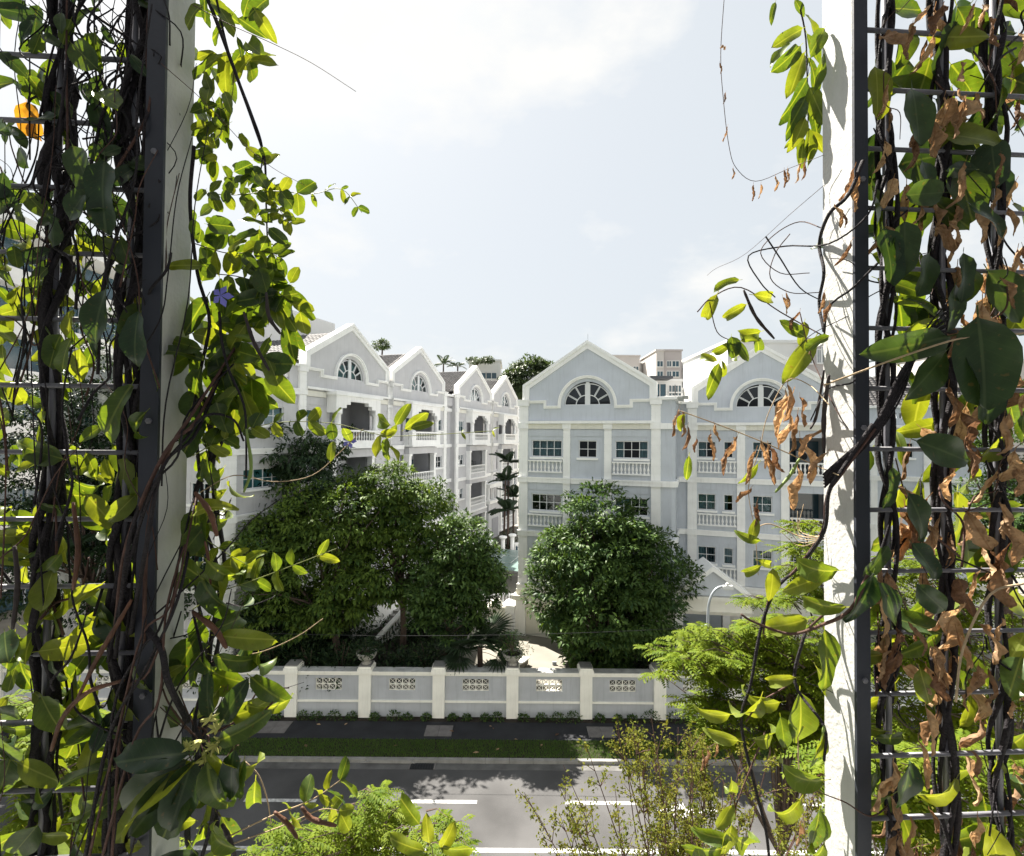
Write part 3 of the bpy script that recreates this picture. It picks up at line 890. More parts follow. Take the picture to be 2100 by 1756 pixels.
MB().box(15.4, 18.0, YB+.32, YB+2.58, 14.0, 15.38).build('slab', M['wall'], AP)
# broken-edged flat roof piece between the gables
MB().box(8.2, 9.6, .3, 3.9, 15.87, 15.92).box(8.6, 9.9, .6, 3.0, 15.93, 15.97).build('flat_roof', M['plasw'], AP)
# podium under both wings
MB().box(-.06, 9.2, -.10, .3, 0, 3.55).box(-.3, 9.3, -.38, .3, 3.55, 3.85).box(-.12, 9.2, -.16, .3, 3.85, 4.19).build('plinth', M['cream'], AP)
MB().box(9.31, 18.3, YB-.08, YB+.3, 0, 3.9).box(9.31, 18.4, YB-.2, YB+.3, 3.9, 4.19).build('plinth', M['cream'], AP)
for a in (-.12, 2.75, 5.2, 7.86):
    MB().box(a, a+.66, -.30, -.11, 0, 3.54).build('plinth_pier', M['trim'], AP)
MB().box(-1.15, -.31, -.55, .9, 2.55, 2.72).box(-1.0, -.31, -.4, .8, 0, 2.55).taper((-.62,.2), .5, .72, 2.72, (-.55,.2), .42, .6, 3.2).build('pedestal', M['trim'], AP)
for z in (.2,):
    pass
# plain wing set further back
YC = 11.04
pilC = [(18.6, 19.1), (21.6, 22.0), (24.62, 25.02), (27.9, 28.42)]
layC = [[('win', 19.6, 20.6, 2)], [('win', 22.4, 22.95, 1), ('win', 23.5, 24.1, 1)], [('win', 25.05, 25.62, 1), ('win', 26.6, 27.3, 1)]]
wing_front(AP, 18.4, 28.42, pilC, YC, 'wall', layC)
wall_face('wall', AP, 18.0, 28.40, 14.5, 15.7, [(22.3 + .33*k, 22.5 + .33*k, 15.0, 15.35) for k in range(5)], YC, .2, 'wall')
MB().box(18.0, 28.5, YC-.18, YC+.3, 15.70, 15.86).build('parapet_cap', M['trim'], AP)
MB().box(28.2, 28.38, YC+.3, YC+1.49, 0, 15.6).build('side_wall', M['wall'], AP)
MB().box(18.05, 28.38, YC+1.5, YC+10, 0, 15.68).build('body', M['wall'], AP)
MB().box(18.0, 28.4, YC-.06, YC+.3, 0, 4.19).build('plinth', M['cream'], AP)
rfm = MB().add([(18.2,YC+.5,15.7),(28.3,YC+.5,15.7),(26.8,YC+4.6,18.3),(18.2,YC+4.6,18.3)], [(0,1,2,3)]).build('roof', M['tile_under'], AP)
# tiles of that slope (rows along the eave)
Vs, cnt = [], 0
upv = Vector((0, 4.1, 2.6)); sl = upv.length; upv.normalize(); axv = Vector((1, 0, 0)); nv = axv.cross(upv)
Mn = np.array(Matrix((axv, upv, nv)).transposed())
for r in range(int(sl/.34)):
    for c in range(31):
        x = 18.4 + c*.32
        if x > 28.2 - r*.34/sl*1.5: continue
        o = Vector((x, YC+.5, 15.72)) + upv*(r*.34) + nv*.03
        Vs.append(TV @ Mn.T + np.array(o)); cnt += 1
o = obj('roof_tiles', numpy_mesh('roof_tiles', np.concatenate(Vs), ((np.arange(cnt)*len(TV))[:, None, None] + TT[None]).reshape(-1, 3), M['tile']), AP)
o['kind'] = 'stuff'

# finials / lightning rods on the gables
for (u, y) in ((4.21, 0), (14.05, YB)):
    MB().tube([(u, y+.1, 19.2), (u, y+.1, 19.75)], .012, 5).build('lightning_rod', M['lamp'], AP)

# ------------------------------------------------------------------ left-hand terrace of four gabled houses
LT = empty('terrace_block', (-10.93, 35.47, 1.93), R(70.7), 'white and warm grey terrace with four stepped gables and balconies along the lane', 'building')
S_L = 3.42
def porch(par, c, s, first=True):
    """top-storey projecting balcony with round columns and a stepped lintel"""
    p = .75
    X = lambda u: c + s*u
    def bx(mb, u0, u1, y0, y1, z0, z1):
        a, b = sorted((X(u0), X(u1))); mb.box(a, b, y0, y1, z0, z1)
    # lintel with stepped opening
    pts = [(-2.45, 14.20), (-2.45, 13.08), (-1.84, 13.08), (-1.84, 13.40), (-1.42, 13.40), (-1.42, 13.64), (-1.0, 13.64), (-1.0, 13.86),
           (1.0, 13.86), (1.0, 13.64), (1.42, 13.64), (1.42, 13.40), (1.84, 13.40), (1.84, 13.08), (2.45, 13.08), (2.45, 14.20)]
    poly = [(X(a), b) for a, b in pts]
    MB().extrude_poly(poly, -p, -p + .34).build('lintel', M['trim'], par)
    mb = MB()
    bx(mb, -2.45, -2.12, -p+.341, -.01, 13.08, 14.195); bx(mb, 2.12, 2.45, -p+.341, -.01, 13.08, 14.195)
    bx(mb, -2.6, 2.6, -p-.12, .0, 14.201, 14.36)
    bx(mb, -2.52, 2.52, -p-.06, .0, 14.361, 14.42)
    mb.build('porch_roof', M['trim'], par)
    for u in (-2.05, 2.05):
        MB().lathe([(.27,0),(.27,.06),(.2,.1),(.2,.95),(.25,1.0),(.25,1.04),(.3,1.05),(.3,1.09)], 14, (X(u), -p+.2, 11.985)).build('column', M['trim'], par, True)
    # parapet with balusters between solid end panels
    mb = MB()
    bx(mb, -2.45, 2.45, -p-.02, -p+.32, 10.87, 11.28)
    bx(mb, -2.5, 2.5, -p-.09, -.0, 10.74, 10.869)
    bx(mb, -2.45, -1.75, -p, -p+.3, 11.281, 11.86); bx(mb, 1.75, 2.45, -p, -p+.3, 11.281, 11.86)
    bx(mb, -2.5, 2.5, -p-.05, -p+.35, 11.861, 11.984)
    bx(mb, -2.45, -2.2, -p+.36, -.01, 10.87, 11.95); bx(mb, 2.2, 2.45, -p+.36, -.01, 10.87, 11.95)
    bal = mb.build('parapet', M['trim'], par)
    me = baluster_mesh(.58, .06)
    for i in range(12):
        obj('baluster', me, bal, (X(-1.75 + 3.5*(i+.5)/12), -p+.15, 11.281))
    a, b = sorted((X(-2.2), X(2.2)))
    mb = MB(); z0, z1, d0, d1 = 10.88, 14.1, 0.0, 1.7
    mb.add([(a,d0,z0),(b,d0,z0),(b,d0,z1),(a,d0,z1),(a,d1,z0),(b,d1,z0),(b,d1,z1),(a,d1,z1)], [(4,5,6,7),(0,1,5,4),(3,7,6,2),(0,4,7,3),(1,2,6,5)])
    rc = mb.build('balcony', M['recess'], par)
    dr = MB()
    bx(dr, -2.0, -.2, d1-.06, d1-.02, z0+.05, z0+2.3)
    dd = dr.build('glass_door', M['dglass'], rc)
    fr2 = MB()
    for u in (-2.0, -1.1, -.25): bx(fr2, u, u+.07, d1-.09, d1-.062, z0+.05, z0+2.35)
    bx(fr2, -2.0, -.18, d1-.09, d1-.062, z0+2.351, z0+2.42); bx(fr2, -1.925, -1.105, d1-.09, d1-.062, z0+1.2, z0+1.25)
    fr2.build('door_frame', M['frame'], rc)

def low_balcony(par, c, s, dz, plant=False):
    p = .42
    X = lambda u: c + s*u
    def bx(mb, u0, u1, y0, y1, z0, z1):
        a, b = sorted((X(u0), X(u1))); mb.box(a, b, y0, y1, z0, z1)
    for u in (-2.3, 1.95):
        mb = MB()
        bx(mb, u, u+.35, -p, -.01, 10.72+dz-.001, 13.40+dz)
        bx(mb, u-.06, u+.41, -p-.06, -.01, 13.40+dz, 13.56+dz)
        mb.build('column', M['trim'], par)
    mb = MB(); bx(mb, -2.36, 2.36, -p-.04, -.01, 13.561+dz, 14.10+dz); mb.build('balcony_front', M['lwall'], par)
    mb = MB(); bx(mb, -2.4, 2.4, -p-.10, -.01, 10.56+dz, 10.719+dz); mb.build('slab_edge', M['trim'], par)
    a, b = sorted((X(-1.95), X(1.95)))
    balustrade(par, a, b, 11.15+dz, 11.99+dz, -p+.15, 13)
    mb = MB(); bx(mb, -1.94, 1.94, -p+.06, -p+.26, 10.72+dz, 11.148+dz); mb.build('balcony_base', M['lwall'], par)
    a, b = sorted((X(-2.0), X(2.0)))
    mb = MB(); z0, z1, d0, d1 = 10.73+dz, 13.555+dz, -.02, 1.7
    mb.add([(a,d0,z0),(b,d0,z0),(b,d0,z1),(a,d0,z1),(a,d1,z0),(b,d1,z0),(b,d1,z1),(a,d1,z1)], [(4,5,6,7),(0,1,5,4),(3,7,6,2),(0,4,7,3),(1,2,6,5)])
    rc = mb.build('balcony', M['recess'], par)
    mb = MB(); bx(mb, -1.85, .1, d1-.06, d1-.02, z0+.03, z0+2.2); mb.build('glass_door', M['dglass'], rc)
    mb = MB(); bx(mb, .5, 1.3, d1-.35, d1-.02, z0+2.25, z0+2.5); mb.build('air_conditioner', M['frame'], rc)

def house(par, c, s, last=False):
    """one gabled house of the terrace, mirrored when s = -1"""
    hw = 4.70
    X = lambda u: c + s*u
    srt = lambda a, b: tuple(sorted((X(a), X(b))))
    holes = []
    for k in range(4):
        dz = -S_L*k
        a, b = srt(-4.25, -2.95)
        if k < 3: holes.append((a, b, 12.14+dz, 13.20+dz))
        a, b = srt(-2.2, 2.2) if k == 0 else srt(-2.0, 2.0)
        holes.append((a, b, (10.88 if k == 0 else 10.73)+dz, (14.1 if k == 0 else 13.555)+dz))
        a, b = srt(2.62, 3.0)
        if k < 3: holes.append((a, b, 11.2+dz, 13.6+dz))
    wall_face('wall', par, c-hw, c+hw, 0.0, 14.5, holes, 0.0, .16, 'lwall')
    for k in range(3):
        dz = -S_L*k
        a, b = srt(-4.25, -2.95)
        window(par, a, b, 12.14+dz, 13.20+dz, 2, 2, 0.0, curtain=[(0, 1)] if k == 0 else None, glass='glass_green' if k == 0 else 'glass')
        a, b = srt(2.62, 3.0)
        MB().add([(a,.15,11.2+dz),(b,.15,11.2+dz),(b,.15,13.6+dz),(a,.15,13.6+dz),(a,.9,11.2+dz),(b,.9,11.2+dz),(b,.9,13.6+dz),(a,.9,13.6+dz)],
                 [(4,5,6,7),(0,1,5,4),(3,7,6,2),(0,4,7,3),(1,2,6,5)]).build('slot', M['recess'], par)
    porch(par, c, s)
    for k in range(1, 4):
        low_balcony(par, c, s, -S_L*k)
    # bands either side of the balconies, entablature, ledge
    for k in range(3):
        z = 10.56 - S_L*k
        for u0, u1 in ((-4.38, -2.62), (2.62, 4.38)):
            a, b = srt(u0, u1); band(par, a, b, z, z + .32, 0.0, .14)
            MB().box(a, b, -.04, .01, 13.5 - S_L*k, 13.95 - S_L*k).build('frieze', M['lwall'], par)
    for u0, u1 in ((-4.38, -2.62), (2.62, 4.38)):
        a, b = srt(u0, u1); MB().box(a, b, -.11, .03, 14.0, 14.34).build('entablature', M['cream'], par)
    a, b = srt(-4.45, 4.45); MB().box(a, b, -.28, .05, 14.425, 14.57).build('ledge', M['trim'], par)
    rf, (gl, gc, gr, zr, ze, y0, y1) = gable(par, c, hw, 'lwall', y=0.0, roof=11.0, glass='glass_green', curtain=True)
    for u0, u1 in ((-5.0, -4.42), (4.42, 5.0)):
        a, b = srt(u0, u1)
        for z0, z1 in ((10.9, 14.05), (7.48, 10.55), (4.06, 7.13), (0.0, 3.70)):
            pilaster(par, a, b, z0, z1, 0.0)
        pilaster(par, a, b, 14.42, 15.43, 0.0)
        MB().box(a-.04, b+.04, -.19, .04, 14.051, 14.419).build('capital', M['trim'], par)
        MB().box(a-.06, b+.06, -.21, .05, 15.431, 15.77).box(a-.09, b+.09, -.25, .3, 15.771, 15.84).build('capital', M['trim'], par)
        for z in (10.551, 7.131, 3.711):
            MB().box(a-.03, b+.03, -.2, .04, z, z + .34).build('pilaster_base', M['trim'], par)
        zz = ((c-s*hw) if u0 < 0 else (c+s*hw))
    return rf, (gl, gc, gr, zr, ze, y0, y1)

ROOFS = []
for i, (c, s) in enumerate(((-.42, 1), (8.98, -1), (21.05, 1), (30.45, -1))):
    rf, g = house(LT, c, s)
    tile_slope(rf, g[0], g[1], g[4], g[3], g[5]+.1, g[6], single=240 if i == 0 else 60 if i == 1 else 0)
# recessed stair bay between the second and third house
wall_face('wall', LT, 13.9, 16.2, 0, 15.6, [(14.3, 14.62, 11.2 - S_L*k, 13.9 - S_L*k) for k in range(3)] + [(15.1, 15.42, 11.2 - S_L*k, 13.9 - S_L*k) for k in range(3)], .55, .2, 'lwall')
mb = MB()
for k in range(3):
    for a in (14.3, 15.1): mb.quad((a,.74,11.2-S_L*k),(a+.32,.74,11.2-S_L*k),(a+.32,.74,13.9-S_L*k),(a,.74,13.9-S_L*k))
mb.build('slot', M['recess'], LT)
MB().box(13.66, 13.93, .02, .9, 0, 15.5).build('return_wall', M['lwall'], LT)
MB().box(16.13, 16.37, .02, .9, 0, 15.5).build('return_wall', M['lwall'], LT)
for z in (14.05, 10.56, 7.14, 3.72): MB().box(14.0, 16.1, .38, .58, z, z+.33).build('floor_band', M['trim'], LT)
MB().box(13.95, 16.15, .2, .9, 15.55, 15.75).build('parapet_cap', M['trim'], LT)
MB().tube([(14.86, .48, 0.2), (14.86, .48, 15.4)], .055, 8).build('drain_pipe', M['trim'], LT)
# flat part to the left of the first house
pilz = ((10.9, 14.05), (7.48, 10.55), (4.06, 7.13), (0.0, 3.70))
wall_face('wall', LT, -9.95, -5.40, 0, 15.7, [(-9.25, -6.50, 12.14 - S_L*k, 13.20 - S_L*k) for k in range(3)] + [(-7.62, -6.1, 14.82, 15.38)], 0.0, .16, 'lwall')
for k in range(3):
    window(LT, -9.25, -6.50, 12.14 - S_L*k, 13.20 - S_L*k, 4, 2, 0.0, curtain=[(0, 1)], glass='glass_green')
    band(LT, -9.9, -5.45, 10.56 - S_L*k, 10.88 - S_L*k, 0.0, .14)
    MB().box(-9.9, -5.45, -.04, .01, 13.5 - S_L*k, 13.95 - S_L*k).build('frieze', M['lwall'], LT)
bo = MB().box(-7.62, -6.1, .1, .16, 14.82, 14.88).box(-7.62, -6.1, .1, .16, 15.32, 15.38).build('balustrade', M['trim'], LT)
for k in range(5): obj('baluster', baluster_mesh(.44, .085), bo, (-7.47 + k*.3, .12, 14.88))
band(LT, -9.9, -5.45, 14.0, 14.36, 0.0, .18)
MB().box(-10.0, -5.3, -.16, .4, 15.70, 15.85).build('parapet_cap', M['trim'], LT)
for z0, z1 in pilz: pilaster(LT, -10.86, -9.95, z0, z1, 0.0, .3)
pilaster(LT, -10.86, -9.95, 14.05, 15.6, 0.0, .3)
for z in (10.551, 7.131, 3.701): MB().box(-10.9, -9.9, -.36, .3, z, z+.348).build('pilaster_base', M['trim'], LT)
# end wall of the terrace, turned towards the road
EW = R(-90)
def end_local(o):
    o.matrix_local = Matrix.Translation((-10.88, 0, 0)) @ Matrix.Rotation(R(-90), 4, 'Z') @ o.matrix_local
n_before = set(LT.children)
wall_face('wall', LT, -11.6, -.02, 0, 15.7, [(-1.75 - 2.9*j, -.45 - 2.9*j, 12.14 - S_L*k - .6, 13.20 - S_L*k - .6) for k in range(3) for j in range(4)], .02, .16, 'lwall')
for j in range(4):
    for k in range(3):
        window(LT, -1.75 - 2.9*j, -.45 - 2.9*j, 11.54 - S_L*k, 12.60 - S_L*k, 3, 2, .02, glass='glass_green', curtain=[(0, .4)] if k else [(0, 1)])
    for z0, z1 in pilz: pilaster(LT, -2.75 - 2.9*j, -2.2 - 2.9*j, z0, z1, .02)
for z in (14.05, 10.56, 7.14, 3.72): band(LT, -11.6, -.02, z, z+.33, .02, .18)
MB().box(-11.7, .3, -.2, .4, 15.71, 15.87).build('parapet_cap', M['trim'], LT)
for o in set(LT.children) - n_before: end_local(o)
MB().box(-10.5, 35.4, 2.2, 11.6, 0.0, 15.6).build('body', M['lwall'], LT)
MB().box(35.2, 35.4, .05, 2.2, 0.0, 15.6).build('end_wall', M['lwall'], LT)
MB().box(-10.5, 35.3, .3, 2.25, 14.6, 15.4).build('attic_slab', M['lwall'], LT)
# roof-top plant box behind the first gable, another further back
MB().box(-1.2, 3.6, 4.6, 13.0, 15.6, 20.45).build('roof_box', M['plasw'], LT)
MB().box(16.6, 24.0, 7.0, 14.0, 15.6, 18.6).build('roof_box', M['plasw'], LT)
MB().box(9.3, 12.8, 7.8, 12.0, 15.6, 19.0).build('roof_box', M['plasw'], LT)
# entrance tower between third and fourth house
mb = MB().box(23.62, 27.0, -.62, -.02, 0, 4.05).build('entrance_porch', M['lwall'], LT)
MB().box(23.5, 27.1, -.78, -.01, 4.051, 4.32).box(23.4, 27.2, -.88, -.01, 4.321, 4.42).build('cornice', M['trim'], LT)
for a, w in ((23.65, .25), (26.7, .25), (25.2, .12)): MB().box(a, a + w, -.6, -.36, 4.43, 5.85).build('column', M['trim'], LT)
MB().box(23.7, 26.9, -.1, -.02, 4.43, 5.85).build('lobby', M['recess'], LT)
MB().box(23.5, 27.1, -.8, -.01, 5.851, 6.2).box(23.4, 27.2, -.9, -.01, 6.201, 6.3).build('cornice', M['trim'], LT)
MB().box(24.6, 26.5, -.68, -.622, .05, 2.3).build('door', M['recess'], LT)
# house number 31 on the porch wall
cu = bpy.data.curves.new('house_number', 'FONT'); cu.body = '31'; cu.size = .8; cu.extrude = .02; cu.align_x = 'CENTER'
tmp = bpy.data.objects.new('tmp', cu); COL.objects.link(tmp)
dg = bpy.context.evaluated_depsgraph_get(); dg.update()
me = bpy.data.meshes.new_from_object(tmp.evaluated_get(dg)); bpy.data.objects.remove(tmp)
me.materials.clear(); me.materials.append(M['sign'])
o = obj('house_number', me, LT); o.matrix_local = Matrix.Translation((25.5, -.645, 2.85)) @ Matrix.Rotation(R(90), 4, 'X')

TH0 = R(3.4)
# ================================================================== SMALLER STRUCTURES IN THE COMPOUND
# pedimented gatehouse
GH = empty('gatehouse', (10.65, 27.2, 0), R(-7), 'small white-edged pedimented gatehouse behind the street lamp', 'gatehouse')
MB().extrude_poly([(-1.85, 5.22), (1.85, 5.22), (0, 6.60)], -.02, .3).build('pediment', M['wall'], GH)
MB().ribbon([(2.2, 5.16), (0, 6.82), (-2.2, 5.16)], .22, -.22, 2.0).build('raking_cornice', M['trim'], GH)
MB().box(-2.05, 2.05, -.2, 4.15, 4.98, 5.19).box(-1.95, 1.95, -.1, 4.1, 4.42, 4.979).taper((0, 2.0), 1.9, 2.02, 4.22, (0, 2.0), 2.05, 2.15, 4.419).build('entablature', M['cream'], GH)
MB().add([(-2.1,.4,5.2),(0,.4,6.7),(2.1,.4,5.2),(-2.1,2.0,5.2),(0,2.0,6.7),(2.1,2.0,5.2)], [(0,1,4,3),(1,2,5,4),(3,4,5)]).build('roof', M['slate'], GH)
for x in (-1.7, 1.7):
    for y in (.15, 3.7):
        MB().box(x-.2, x+.2, y-.2, y+.2, 0, 4.24).build('column', M['trim'], GH)
MB().box(-1.45, 1.45, 3.6, 3.75, 0, 4.2).build('back_wall', M['plasg'], GH)

# street lamp with a curved arm
SL = empty('street_lamp', (8.66, 22.6, 0), 0, 'grey street lamp with a curved arm in front of the gatehouse', 'street lamp')
pts = [(0,0,0), (0,0,2.5), (0,0,5.7)] + [(.62 - .62*math.cos(a), 0, 5.9 + 1.12*math.sin(a)) for a in [i*R(98)/9 for i in range(1, 10)]]
MB().tube(pts, [.085, .08, .066] + [.055]*9, 10).build('pole', M['lamp'], SL, True)
MB().taper((.86, 0), .26, .09, 6.93, (.86, 0), .21, .07, 7.07).box(.7, 1.1, -.06, .06, 6.88, 6.929).build('lamp_head', M['plasw'], SL)
MB().lathe([(.07,0),(.07,.09),(.05,.11)], 10, (.84, 0, 7.07)).build('sensor', M['plasw'], SL)
MB().box(-.16, -.04, -.05, .05, 5.22, 5.36).box(-.3, -.16, -.02, .02, 5.26, 5.3).build('bracket', M['lamp'], SL)
MB().box(-.09, .09, -.09, .09, 0, .9).build('base', M['lamp'], SL)
cb = []
for i in range(25):
    f = i/24; x = 8.4 - 34*f
    cb.append((x, 22.6, 5.28 - .55*math.sin(min(1, f*1.15)*math.pi)**.8 + .1*f))
tag(MB().tube(cb, .009, 4).build('cable', M['cable']), 'thin black cable strung from the street lamp across the trees', 'cable')

# garden stair with sloping balustrade
ST = empty('garden_stair', (-7.6, 29.6, .6), R(-23.7), 'white garden stair with a sloping balustrade between the trees', 'stair')
L_ = 4.4
MB().extrude_poly([(0, .02), (L_, 1.2), (L_, 2.0), (0, .45)], -.12, .12).build('string', M['trim'], ST)
MB().extrude_poly([(-.1, 1.25), (L_, 2.8), (L_, 2.93), (-.1, 1.38)], -.15, .15).build('handrail', M['trim'], ST)
for i in range(16):
    f = (i + .5)/16; z = .45 + 1.55*f
    o = obj('baluster', baluster_mesh(.80, .06), ST, (L_*f, 0, z - .02))
ST.rotation_euler = (0, 0, R(66.3))
for i in range(9):
    MB().box(.3 + i*.44, .74 + i*.44, .13, 1.8, 0.02, .2 + i*.16).build('step', M['concrete'], ST)
MB().extrude_poly([(0, .02), (L_, .02), (L_, 2.9), (0, 1.4)], 1.81, 2.0).build('side_wall', M['trim'], ST)

# curved cream ramp wall
RW = empty('ramp_wall', (-.9, 28.2, 1.45), 0, 'curved cream planter kerb behind the fan palm at the foot of the apartment block', 'kerb')
outer = [(-.3 + 2.3*math.cos(a), 2.2*math.sin(a)) for a in [R(200 + i*14) for i in range(11)]]
mb = MB()
for i in range(10):
    (x0, y0), (x1, y1) = outer[i], outer[i+1]
    k = .9
    mb.add([(x0,y0,.02),(x1,y1,.02),(x1*k,y1*k,.02),(x0*k,y0*k,.02),(x0,y0,0.3),(x1,y1,0.3),(x1*k,y1*k,0.3),(x0*k,y0*k,0.3)], [(0,1,5,4),(2,3,7,6),(4,5,6,7)])
mb.build('kerb_wall', M['paving'], RW)
mb = MB()
for i in range(10):
    (x0, y0), (x1, y1) = outer[i], outer[i+1]
    mb.add([(x0*1.03,y0*1.03,.3),(x1*1.03,y1*1.03,.3),(x1*.87,y1*.87,.3),(x0*.87,y0*.87,.3),(x0*1.03,y0*1.03,.38),(x1*1.03,y1*1.03,.38),(x1*.87,y1*.87,.38),(x0*.87,y0*.87,.38)], [(0,1,5,4),(2,3,7,6),(4,5,6,7),(0,3,2,1)])
mb.build('coping', M['trim'], RW)
o = MB().box(-.11, .11, -.05, .05, 0, .17).lathe([(.05,0),(.05,.02)], 8, (0, -.04, .08)).build('wall_light', M['lamp'], None)
o.location = (2.35, 27.4, 1.45); tag(o, 'small grey ground light on the cream driveway', 'light')

# rounded cream vehicle-gate pier beside the ramp
o = MB().box(-.55, .55, -.4, .4, 0, 1.9).lathe([(.42,1.9),(.42,2.05),(.3,2.22),(.05,2.28)], 14).build('gate_pier', M['cream'], None, False)
o.location = (-.9, 31.2, 1.45); tag(o, 'rounded cream gate pier left of the apartment block corner', 'pier')

# terrace court: balustrade, canopy of green glass, white posts
TB = empty('terrace_balustrade', (-2.3, 35.4, 1.4), 0, 'low white balustrade of the court behind the fan palm', 'balustrade')
balustrade(TB, 0, 2.5, .45, 1.35, 0, 12)
MB().box(-.1, 2.6, -.12, .12, 0, .449).build('base', M['trim'], TB)
GC = empty('glass_canopy', (-.9, 43.2, 2.6), AX, 'green glass canopy over the court at the end of the lane', 'canopy')
for i in range(4):
    for j in range(3):
        a, b, c, d = -2.6 + i*1.3, -1.34 + i*1.3, -3 + j*2.0, -1.05 + j*2.0
        za, zb = .62 + .08*j, .62 + .08*(j+1)
        MB().quad((a,c,za),(b,c,za),(b,d,zb),(a,d,zb)).build('pane', M['poolglass'], GC)
for i in range(5):
    MB().box(-2.64 + i*1.3, -2.6 + i*1.3, -3, 3, .56, .60).build('beam', M['frame'], GC)
for x in (-2.6, 2.56):
    for y in (-2.9, 2.9): MB().box(x, x+.08, y-.04, y+.04, -2.0, .55).build('post', M['frame'], GC)
for i, (x, y) in enumerate(((-1.9, 46.0), (-.75, 47.5), (.12, 48.0))):
    o = MB().lathe([(.3,0),(.3,.15),(.19,.25),(.19,2.35),(.26,2.45),(.36,2.5),(.38,2.62),(.3,2.68)], 14).build('gate_post', M['trim'], None, False)
    o.location = (x, y, 1.6 + .1*i)
    tag(o, ['left white round post with a flat cap by the lane', 'middle white round post with a flat cap by the lane', 'right white round post with a flat cap beside the block corner'][i], 'post', 'white posts in the lane')
o = MB().box(-.09, .09, -.09, .09, 0, .26).taper((0,0), .13, .13, .26, (0,0), .03, .03, .4).build('wall_lantern', M['dglass'])
o.location = (.52, 47.4, 3.1); tag(o, 'small dark lantern on the lane wall beside the white posts', 'lantern')
MB_ = MB().box(.35, 3.4, 48.2, 48.5, 1.5, 3.6).build('lane_wall', M['trim']); tag(MB_, 'plain white wall closing the lane behind the posts', 'wall')

# stone urns on the pillars
def urn(x, label):
    t = empty('stone_urn', (x, 25.1, 2.47), 0, label, 'urn', 'urns on the boundary wall')
    MB().lathe([(.22,0),(.24,.05),(.12,.1),(.16,.14),(.36,.26),(.47,.42),(.47,.5),(.50,.52),(.50,.57),(.42,.57),(.40,.5),(.05,.48)], 20).build('bowl', M['urn'], t, True)
    MB().lathe([(.40,.50),(.2,.53),(.02,.54)], 14).build('soil', M['soil'], t)
urn(-6.98, 'round stone urn on the pillar left of the garden stair')
urn(.12, 'round stone urn on the pillar in front of the cream ramp')

# unseen building behind the view, added to shade the vines and bounce light
OB = empty('office_building', (0, -.45, 0), TH0, 'light building with a dark window band on the near side of the road', 'building')
MB().box(-34, 34, -12, 0, -.16, 10.2).build('lower_wall', M['plasw'], OB)
MB().box(-33.8, 33.8, -11.8, -.12, 10.201, 18.199).build('window_band', M['slate'], OB)

# ================================================================== DISTANT BUILDINGS
def far_block(name, label, x0, x1, ytop, Y, mat, wins=(), depth=14, rz=0.0, ybot=None, group='distant apartment buildings', winmat='dglass', cap=True):
    """a block standing Y metres away whose front shows between picture columns x0 and x1; wins are (x, y, w, h) in picture units"""
    A_, B_ = at(x0, ytop, Y), at(x1, ytop, Y)
    w = (B_ - A_).x; top = A_.z
    t = empty(name, ((A_.x + B_.x)/2, Y, 0), rz, label, 'building', group)
    MB().box(-w/2, w/2, 0, depth, 0, top).build('wall', M[mat], t)
    if cap: MB().box(-w/2-.2, w/2+.2, -.2, depth+.2, top, top+.35).build('roof', M[mat], t)
    for (wx, wy, ww, wh) in wins:
        p = at(wx, wy, Y); q = at(wx + ww, wy + wh, Y)
        a, b, c, d = p.x - t.location.x, q.x - t.location.x, q.z, p.z
        fr = MB().box(a-.12, b+.12, -.10, .02, d, d+.14).box(a-.12, b+.12, -.22, .02, c-.2, c).box(a-.12, a, -.1, .02, c, d).box(b, b+.12, -.1, .02, c, d).box((a+b)/2-.05, (a+b)/2+.05, -.09, .02, c, d).build('window', M['plasw'], t)
        MB().box(a, b, -.05, .015, c, d).build('pane', M[winmat], fr)
    return t
far_block('apartment_tower', 'beige stepped apartment building behind the right slope of the near gable', 1250, 1312, 731, 122, 'plas', [(1299, 752, 10, 15), (1286, 758, 6, 10), (1270, 757, 8, 14)])
far_block('apartment_tower', 'low pale apartment annexe beside the pinkish tower', 1312, 1346, 747, 124, 'plasw', [(1318, 757, 8, 10), (1332, 758, 9, 10)])
far_block('apartment_tower', 'pinkish apartment tower with white framed windows between the two gables', 1362, 1398, 720, 112, 'plas2', [(1368, 741, 8, 11), (1379, 741, 13, 11), (1368, 762, 8, 11), (1379, 762, 13, 11), (1368, 783, 8, 11), (1379, 783, 13, 11)])
far_block('apartment_tower', 'pale bay of windows on the left of the pinkish tower', 1346, 1361.6, 720, 111.5, 'plas', [(1348, 741, 11, 11), (1348, 762, 11, 11), (1348, 783, 11, 11)], group='distant apartment buildings')
bt = far_block('apartment_tower', 'cream balcony stack on the right of the pinkish tower', 1398.5, 1418, 741, 113, 'plasw', [(1401, 749, 8, 12), (1401, 767, 8, 12), (1401, 785, 8, 12)])
for z in (0, 1, 2):
    p = at(1400, 758 + 18*z, 113); q = at(1413, 764 + 18*z, 113)
    MB().box(p.x-bt.location.x, q.x-bt.location.x, -1.6, -.25, q.z-.1, q.z+.9).build('balcony', M['plasg'], bt)
far_block('apartment_tower', 'brown striped apartment building right of the balcony stack', 1419, 1436, 743, 116, 'plas2', [(1428, 768, 5, 8), (1428, 785, 5, 8), (1421, 766, 4, 30)])
far_block('apartment_tower', 'plain cream apartment slab with a roof canopy', 1436.5, 1452, 742, 115, 'plas', [(1440, 733, 10, 8)])
far_block('apartment_tower', 'pale apartment building rising behind the left slope of the second gable', 1453, 1486, 725, 108, 'plasw', [(1468, 760, 10, 12), (1468, 780, 10, 12), (1476, 738, 7, 12)])
